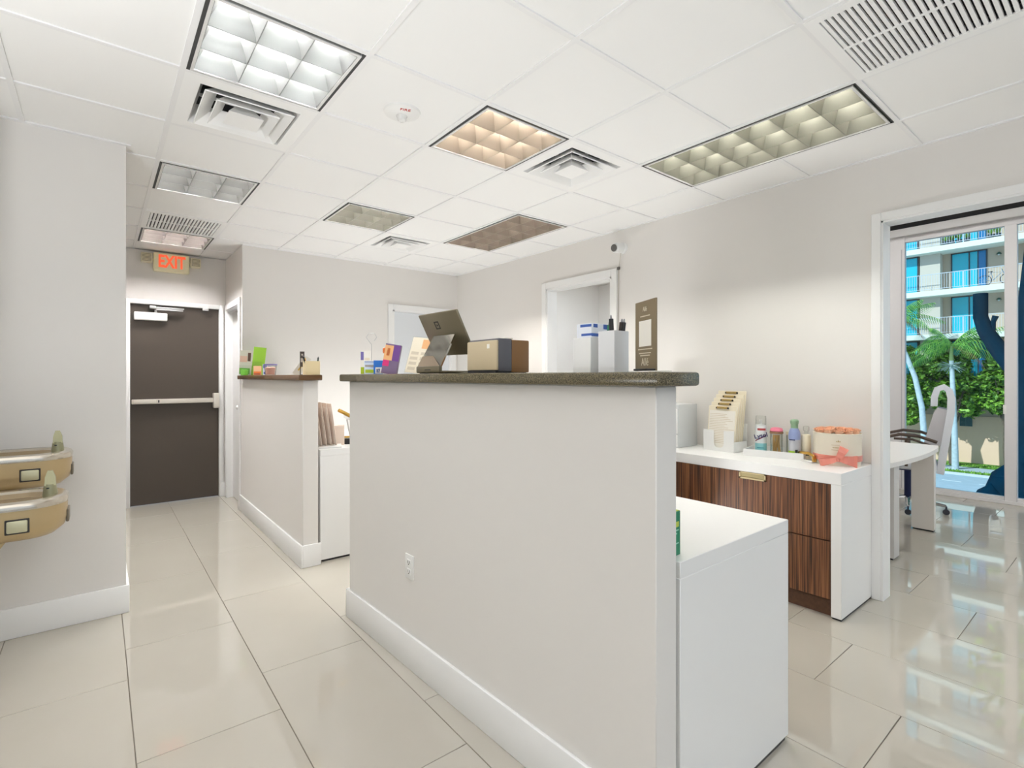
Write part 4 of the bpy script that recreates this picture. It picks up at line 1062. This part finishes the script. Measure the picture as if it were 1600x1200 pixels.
# ------------------------------------------------------------------ outside
GZ = -4.06
struct('road', MB().box(-60, 38.5, -60, 60, GZ - .3, GZ - .12), mat('asphalt', (176, 190, 198), .9, vary=.12, bscale=3))
struct('verge', MB().box(38.5, 39.4, -40, 40, GZ - .3, GZ), mat('grass_base', (104, 150, 52), .9, vary=.5, bscale=5))
struct('sidewalk', MB().box(39.4, 41.2, -40, 40, GZ - .3, GZ), mat('concrete_walk', (196, 204, 206), .9, vary=.12, bscale=2))
struct('lawn', MB().box(41.2, 43.5, -40, 40, GZ - .3, GZ), M['grass_base'])
struct('curb', MB().box(38.38, 38.5, -40, 40, GZ - .3, GZ + .01), mat('curb_concrete', (206, 208, 204), .9))
g = MB()
for k in range(16):
    y = -10 + k * 1.5
    g.box(35.9, 36.02, y, y + .8, GZ - .122, GZ - .118)
o = g.obj('lane_marking', mat('road_paint', (236, 238, 232), .8)); o['kind'] = 'structure'
# grass blades: one uncountable cover
g = MB()
for _ in range(2600):
    x = random.choice((random.uniform(38.52, 39.38), random.uniform(41.25, 42.6))); y = random.uniform(-3, 9); h_ = random.uniform(.05, .12); a = random.uniform(0, 6.3)
    dx, dy = .03 * math.cos(a), .03 * math.sin(a)
    g.bm.faces.new([g.bm.verts.new(p) for p in ((x - dx, y - dy, GZ), (x + dx, y + dy, GZ), (x + dy * .6, y - dx * .6, GZ + h_))])
o = g.obj('grass', leaf_mat('grass_blades', (90, 140, 40), (160, 200, 80)), kind='stuff'); tag(o, 'short green grass along the street verge and building lawn', 'grass')

# apartment building across the street
BW = mat('stucco', (206, 182, 160), .85)
bld = thing('apartment_building', 'cream apartment block with balconies across the street', 'building', (43.5, 0, GZ))
Z0 = GZ
def bpart(mb, name, m, kind=None, par=None, label=None):
    o = mb.obj(name, m, par or bld, kind=kind, label=label); return o
# parts are built in building-local coordinates: x from -1.5 (slab edge) to 0 (wall), z above ground
bpart(MB().box(0, .6, -14, 22, 0, 33.5), 'facade_wall', BW)
bpart(MB().box(-.08, 0, -14, 22, 0, 2.95), 'ground_floor_wall', mat('peach_stucco', (250, 206, 176), .85))
FLO = [5.36 + 2.8 * k for k in range(10)]   # slab tops above ground
GLZ = mat('aqua_pane', (40, 190, 214), .15, spec=.6)
GLB = mat('aqua_pane_deep', (20, 120, 180), .15, spec=.6)
FRD = mat('bronze_frame', (58, 66, 74), .5)
RAILM = mat('rail_paint', (206, 206, 212), .5)
SLABM = mat('slab_white', (240, 236, 222), .8)
bay = [-9.0, -2.3, 4.4, 11.1, 17.8]
for fi, zt in enumerate(FLO):
    bpart(MB().box(-1.5, 0, -14, 22, zt - .34, zt), 'balcony_slab', SLABM)
    rl = MB().box(-1.47, -1.43, -14, 22, zt + 1.02, zt + 1.06).box(-1.46, -1.44, -14, 22, zt + .08, zt + .11)
    y = -14
    while y < 22:
        rl.box(-1.47, -1.43, y - .02, y + .02, zt, zt + 1.04); y += 2.05
    rr = bpart(rl, 'railing', RAILM)
    bl = MB(); y = -14
    while y < 22:
        bl.box(-1.455, -1.445, y - .009, y + .009, zt + .1, zt + 1.03); y += .125
    bpart(bl, 'balusters', RAILM, kind='stuff', par=rr)
    for c in bay:
        bpart(MB().box(-.7, 0, c + 1.32, c + 2.37, zt, zt + 2.46), 'pier', mat('stucco_pale', (216, 200, 184), .85))
        fr_ = MB(); y0, y1 = c - .83, c + .91
        fr_.box(-.05, .0, y0, y0 + .07, zt, zt + 2.42).box(-.05, .0, y1 - .07, y1, zt, zt + 2.42).box(-.05, .0, y0, y1, zt + 2.36, zt + 2.42).box(-.05, 0, c - .02, c + .05, zt, zt + 2.4).box(-.05, 0, c - .42, c - .37, zt, zt + 2.4)
        fo = bpart(fr_, 'sliding_door', FRD)
        bpart(MB().box(-.03, -.005, c + .05, y1 - .07, zt + .03, zt + 2.36), 'pane', GLZ, par=fo)
        bpart(MB().box(-.03, -.005, c - .37, c - .02, zt + .03, zt + 2.36), 'pane', GLZ, par=fo)
        bpart(MB().box(-.03, -.005, y0 + .07, c - .42, zt + .03, zt + 2.36), 'pane', GLB, par=fo)
        fr_ = MB(); y0, y1 = c + 2.43, c + 4.1
        fr_.box(-.75, -.70, y0, y0 + .07, zt, zt + 2.42).box(-.75, -.70, y1 - .07, y1, zt, zt + 2.42).box(-.75, -.70, y0, y1, zt + 2.36, zt + 2.42)
        fo = bpart(fr_, 'sliding_door', FRD)
        bpart(MB().box(-.72, -.705, y0 + .07, y1 - .07, zt + .03, zt + 2.36), 'pane', GLZ, par=fo)
        bpart(MB().box(-.7, 0, y0, y1, zt, zt + 2.46), 'bay_wall', BW)
        lp = MB().cyl((-.10, c - 1.36, zt + 2.12), (-.10, c - 1.36, zt + 2.0), .05, .14, 12).box(-.12, 0, c - 1.38, c - 1.34, zt + 2.08, zt + 2.12)
        lo = bpart(lp, 'wall_lamp', mat('lamp_green', (60, 96, 84), .4))
        bpart(MB().ball((-.10, c - 1.36, zt + 1.97), .06, 1), 'lamp_bulb', WPLAS, par=lo)
# ground floor shutters and trim
for c in (4.56, -2.2, 11.2):
    fo = bpart(MB().box(-.14, -.08, c - .3, c + .3, 2.30, 3.9), 'shuttered_window', mat('shutter_slate', (66, 96, 100), .5))
    bpart(MB().box(-.16, -.14, c - .26, c + .26, 3.08, 3.12).box(-.16, -.14, c - .02, c + .02, 2.34, 3.86), 'shutter_bars', mat('shutter_bar', (90, 118, 120), .5), par=fo)

# bicycle on the middle balcony
t = thing('bicycle', 'bicycle parked on the balcony behind the railing', 'bicycle', (42.45, 3.05, GZ + 10.96))
TY = mat('tyre', (40, 52, 66), .6); FRB = mat('bike_blue', (70, 130, 170), .4)
for y in (-.5, .5):
    wh = MB().tube([(0, y + .31 * math.cos(a), .32 + .31 * math.sin(a)) for a in [2 * math.pi * k / 20 for k in range(20)]], .025, 6, closed=True).obj('wheel', TY, t)
    sp_ = MB()
    for k in range(6):
        a = math.pi * k / 6; sp_.cyl((0, y + .3 * math.cos(a), .32 + .3 * math.sin(a)), (0, y - .3 * math.cos(a), .32 - .3 * math.sin(a)), .004, seg=5)
    sp_.obj('spokes', ALU, wh)
MB().tube([(0, .5, .32), (0, .12, .30), (0, .2, .78), (0, -.28, .74), (0, .12, .30)], .018, 6).tube([(0, .5, .32), (0, .2, .74)], .014, 6).tube([(0, -.5, .32), (0, -.28, .85)], .018, 6).obj('bike_frame', FRB, t)
MB().box(-.05, .05, .12, .34, .80, .85, bev=.015).cyl((0, .21, .72), (0, .22, .82), .014, seg=8).obj('saddle', BLACK, t)
MB().tube([(-.22, -.26, .93), (0, -.27, .90), (.22, -.26, .93)], .014, 6).cyl((0, -.28, .82), (0, -.27, .91), .014, seg=8).obj('handlebar', TY, t)

# potted plants on the upper balcony
def potted(x, y, z, h_, label, n=40):
    t = thing('potted_plant', label, 'plant', (x, y, z), 0, 'pots on the upper balcony')
    MB().lathe([(0, 0), (.13, 0), (.17, .26), (.15, .26), (.12, .2), (0, .2)], 14).obj('pot', mat('pot_dark', (66, 74, 78), .6), t)
    lf = MB()
    for _ in range(n):
        a = random.uniform(0, 6.3); e = random.uniform(.3, 1.2); L_ = h_ * random.uniform(.5, 1)
        d = Vector((math.cos(a) * math.sin(e) * .6, math.sin(a) * math.sin(e) * .8, math.cos(e) + .3)).normalized(); s_ = Vector((-math.sin(a), math.cos(a), 0)) * .04
        b = Vector((0, 0, .22)); lf.quad(b - s_ * .3, b + d * L_ * .5 - s_, b + d * L_, b + d * L_ * .5 + s_)
    o = lf.obj('leaves', LEAF, t, kind='stuff')
for k, (y, h_) in enumerate(((5.35, .45), (5.05, .6), (4.7, .7), (4.35, .5), (3.25, .8), (2.95, .6))):
    potted(42.35, y, GZ + 13.76, h_, ['small potted plant at left of the upper balcony railing', 'second potted plant from left on upper balcony', 'third taller potted plant on the upper balcony', 'fourth potted plant beside the upper balcony door', 'bushy potted plant near the window mullion on upper balcony', 'rightmost potted plant on the upper balcony'][k])

# broadleaf trees
def tree(x, y, cz, rx, ry, rz_, n, label, trunk_h):
    t = thing('broadleaf_tree', label, 'tree', (x, y, GZ), 0, 'street trees before the building')
    zc = cz - GZ
    MB().tube([(0, 0, 0), (.08, .1, trunk_h * .5), (0, .05, zc)], [.16, .13, .09], 8).obj('trunk', mat('tree_bark', (112, 96, 80), .8, vary=.4, bscale=8), t)
    br = MB()
    for k in range(5):
        a = k * 1.3; br.tube([(0, 0, trunk_h * .8), (rx * .5 * math.cos(a), ry * .5 * math.sin(a), zc + .3 * math.sin(k))], [.07, .03], 6)
    br.obj('branches', M['tree_bark'], t)
    lf = MB()
    blobs = []
    for k in range(28):
        while True:
            p = Vector((random.uniform(-1, 1), random.uniform(-1, 1), random.uniform(-1, 1)))
            if p.length < .82: break
        blobs.append((Vector((p.x * rx, p.y * ry, p.z * rz_)), random.uniform(.35, .6)))
    for _ in range(n):
        c, r_ = random.choice(blobs)
        d = Vector((random.gauss(0, 1), random.gauss(0, 1), random.gauss(0, 1))).normalized()
        p = c + d * r_ * min(rx, rz_) * random.uniform(.5, 1.0) + Vector((0, 0, zc))
        u = Vector((random.gauss(0, 1), random.gauss(0, 1), random.gauss(0, .6))).normalized(); v = u.cross(d + Vector((.3, 0, .5))).normalized()
        s_ = random.uniform(.09, .19)
        lf.quad(p - u * s_, p - v * s_ * .5, p + u * s_, p + v * s_ * .5)
    lf.obj('foliage', LEAF, t, kind='stuff')
tree(41.4, 7.6, 1.0, 1.2, 2.3, 3.1, 10000, 'left broadleaf street tree behind the palm trunk', 2.6)
tree(41.6, 4.9, 1.1, 1.1, 2.1, 3.1, 11000, 'middle broadleaf street tree right behind the palm', 2.6)
tree(41.4, 2.4, 1.1, 1.2, 1.9, 3.1, 10000, 'right broadleaf street tree next to the window mullion', 2.6)
tree(41.2, -.6, 1.2, 1.3, 2.0, 2.8, 3000, 'rightmost broadleaf street tree beyond the mullion', 2.6)

# palms
def palm(x, y, label, trunk, zc, fr_len, seed):
    rnd = random.Random(seed)
    t = thing('palm_tree', label, 'palm', (x, y, GZ), 0)
    top = Vector(trunk[-1])
    n = len(trunk)
    MB().tube(trunk, [.17 - .06 * k / (n - 1) for k in range(n)], 10).obj('trunk', mat('palm_trunk', (196, 206, 208), .7, vary=.25, bscale=6), t)
    MB().tube([tuple(top), tuple(top + Vector((0, 0, .9)))], [.12, .07], 10).obj('crownshaft', mat('crownshaft', (130, 150, 90), .6), t)
    hub = top + Vector((0, 0, .85))
    def frond(az, el, L_, droop, m, name, wl=.78):
        mb = MB(); pts = []
        hd = Vector((math.cos(az), math.sin(az), 0))
        for k in range(21):
            u = k / 20
            pts.append(hub + hd * (L_ * u * math.cos(el) + .0) + Vector((0, 0, L_ * (math.sin(el) * u - droop * u * u))))
        mb.tube(pts, [.03 * (1 - .8 * k / 20) for k in range(21)], 5)
        side = Vector((-hd.y, hd.x, 0))
        for k in range(1, 21):
            for j in range(1):
                p = pts[k]
                tdir = (pts[k] - pts[k - 1]).normalized()
                ll = wl * math.sin(math.pi * (.12 + .84 * k / 20)) + .08
                for sg in (-1, 1):
                    d = (side * sg * .7 + tdir * .4 - Vector((0, 0, .75))).normalized()
                    e = p + d * ll; wv = tdir * .022
                    mb.quad(p - wv, p + wv, e + wv * .3, e - wv * .3)
        mb.obj(name, m, t)
    k = 0
    for az, el, L_, dr in fr_len:
        frond(az, el, L_, dr, FROND, 'frond')
    frond(-1.7, .1, 1.5, .95, mat('dead_frond', (142, 96, 62), .7), 'dead_frond', .4)
    sd_ = MB()
    for _ in range(90):
        a = rnd.uniform(0, 6.3); e = rnd.uniform(-1.2, .5); L2 = rnd.uniform(.4, .85)
        b = top + Vector((0, 0, -.25)); d = Vector((math.cos(a) * math.cos(e), math.sin(a) * math.cos(e), math.sin(e) * .7))
        c = b + d * L2; s_ = Vector((-math.sin(a), math.cos(a), .2)) * .02
        sd_.quad(b - s_, b + s_, c + s_, c - s_)
    sd_.obj('flower_cluster', mat('palm_flower', (206, 222, 214), .6), t, kind='stuff')
    return t
FR = [(1.45, .75, 2.6, .75), (1.75, .35, 2.9, .75), (1.2, .2, 2.4, .7), (2.4, .5, 2.4, .6), (.6, .6, 2.4, .6), (-.5, .55, 2.4, .5), (-1.3, .65, 3.0, .25), (-1.75, .95, 2.6, .35), (-1.4, .25, 2.4, .7), (-2.4, .3, 2.4, .6), (3.1, .7, 2.4, .6), (1.9, 1.15, 2.4, .45), (2.0, -.1, 2.0, .5), (1.55, .05, 2.6, .55), (-1.6, .45, 3.0, .55), (-1.2, 1.0, 2.6, .5), (1.3, 1.0, 2.7, .7)]
palm(39.9, 4.45, 'tall slender palm with green fronds in front of the trees', [(0, 0, 0), (0, .03, 2.0), (.02, .10, 4.2), (.02, .18, 6.4)], 6.4, FR, 3)
palm(39.2, 5.75, 'leaning palm trunk at the left edge of the office window', [(0, 0, 0), (0, .02, 2.0), (0, .12, 3.6), (0, .45, 5.4), (0, .9, 6.8), (0, 1.5, 8.2)], 8.2, [(a + .4, e, l_ * .9, d) for a, e, l_, d in FR], 5)

# massive tree close to the building; its shade is put into the bark colour
BK = mat('shade_tinted_bark', (2, 40, 58), .95, spec=.05, vary=.4, bscale=2)
t = thing('shade_tinted_tree', 'massive tree trunk with stubby cut branch at right, coloured dark teal for shade', 'tree', (24.0, -.75, GZ))
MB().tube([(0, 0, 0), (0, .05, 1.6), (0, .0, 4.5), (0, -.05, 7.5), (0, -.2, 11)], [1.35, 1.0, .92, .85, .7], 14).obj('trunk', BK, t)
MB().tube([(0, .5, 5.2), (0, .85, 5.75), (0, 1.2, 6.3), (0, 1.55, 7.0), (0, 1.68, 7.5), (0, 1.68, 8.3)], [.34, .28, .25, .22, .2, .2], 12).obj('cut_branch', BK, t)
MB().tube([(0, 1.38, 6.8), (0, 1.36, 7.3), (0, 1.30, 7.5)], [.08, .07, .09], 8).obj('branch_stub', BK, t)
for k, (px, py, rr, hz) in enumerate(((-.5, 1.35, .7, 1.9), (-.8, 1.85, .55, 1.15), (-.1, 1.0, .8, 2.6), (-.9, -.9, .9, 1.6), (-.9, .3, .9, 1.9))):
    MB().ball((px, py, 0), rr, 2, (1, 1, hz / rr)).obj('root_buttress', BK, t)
cr_ = MB()
for _ in range(1500):
    d = Vector((random.gauss(0, 1), random.gauss(0, 1), random.gauss(0, 1))).normalized() * random.uniform(1.6, 3.2)
    p = Vector((0, -1.2, 12.5)) + Vector((d.x, d.y, d.z * .7)); u = Vector((random.gauss(0, 1), random.gauss(0, 1), random.gauss(0, 1))).normalized(); v = u.orthogonal().normalized(); s_ = .2
    cr_.quad(p - u * s_, p - v * s_ * .6, p + u * s_, p + v * s_ * .6)
cr_.obj('foliage', LEAF, t, kind='stuff')
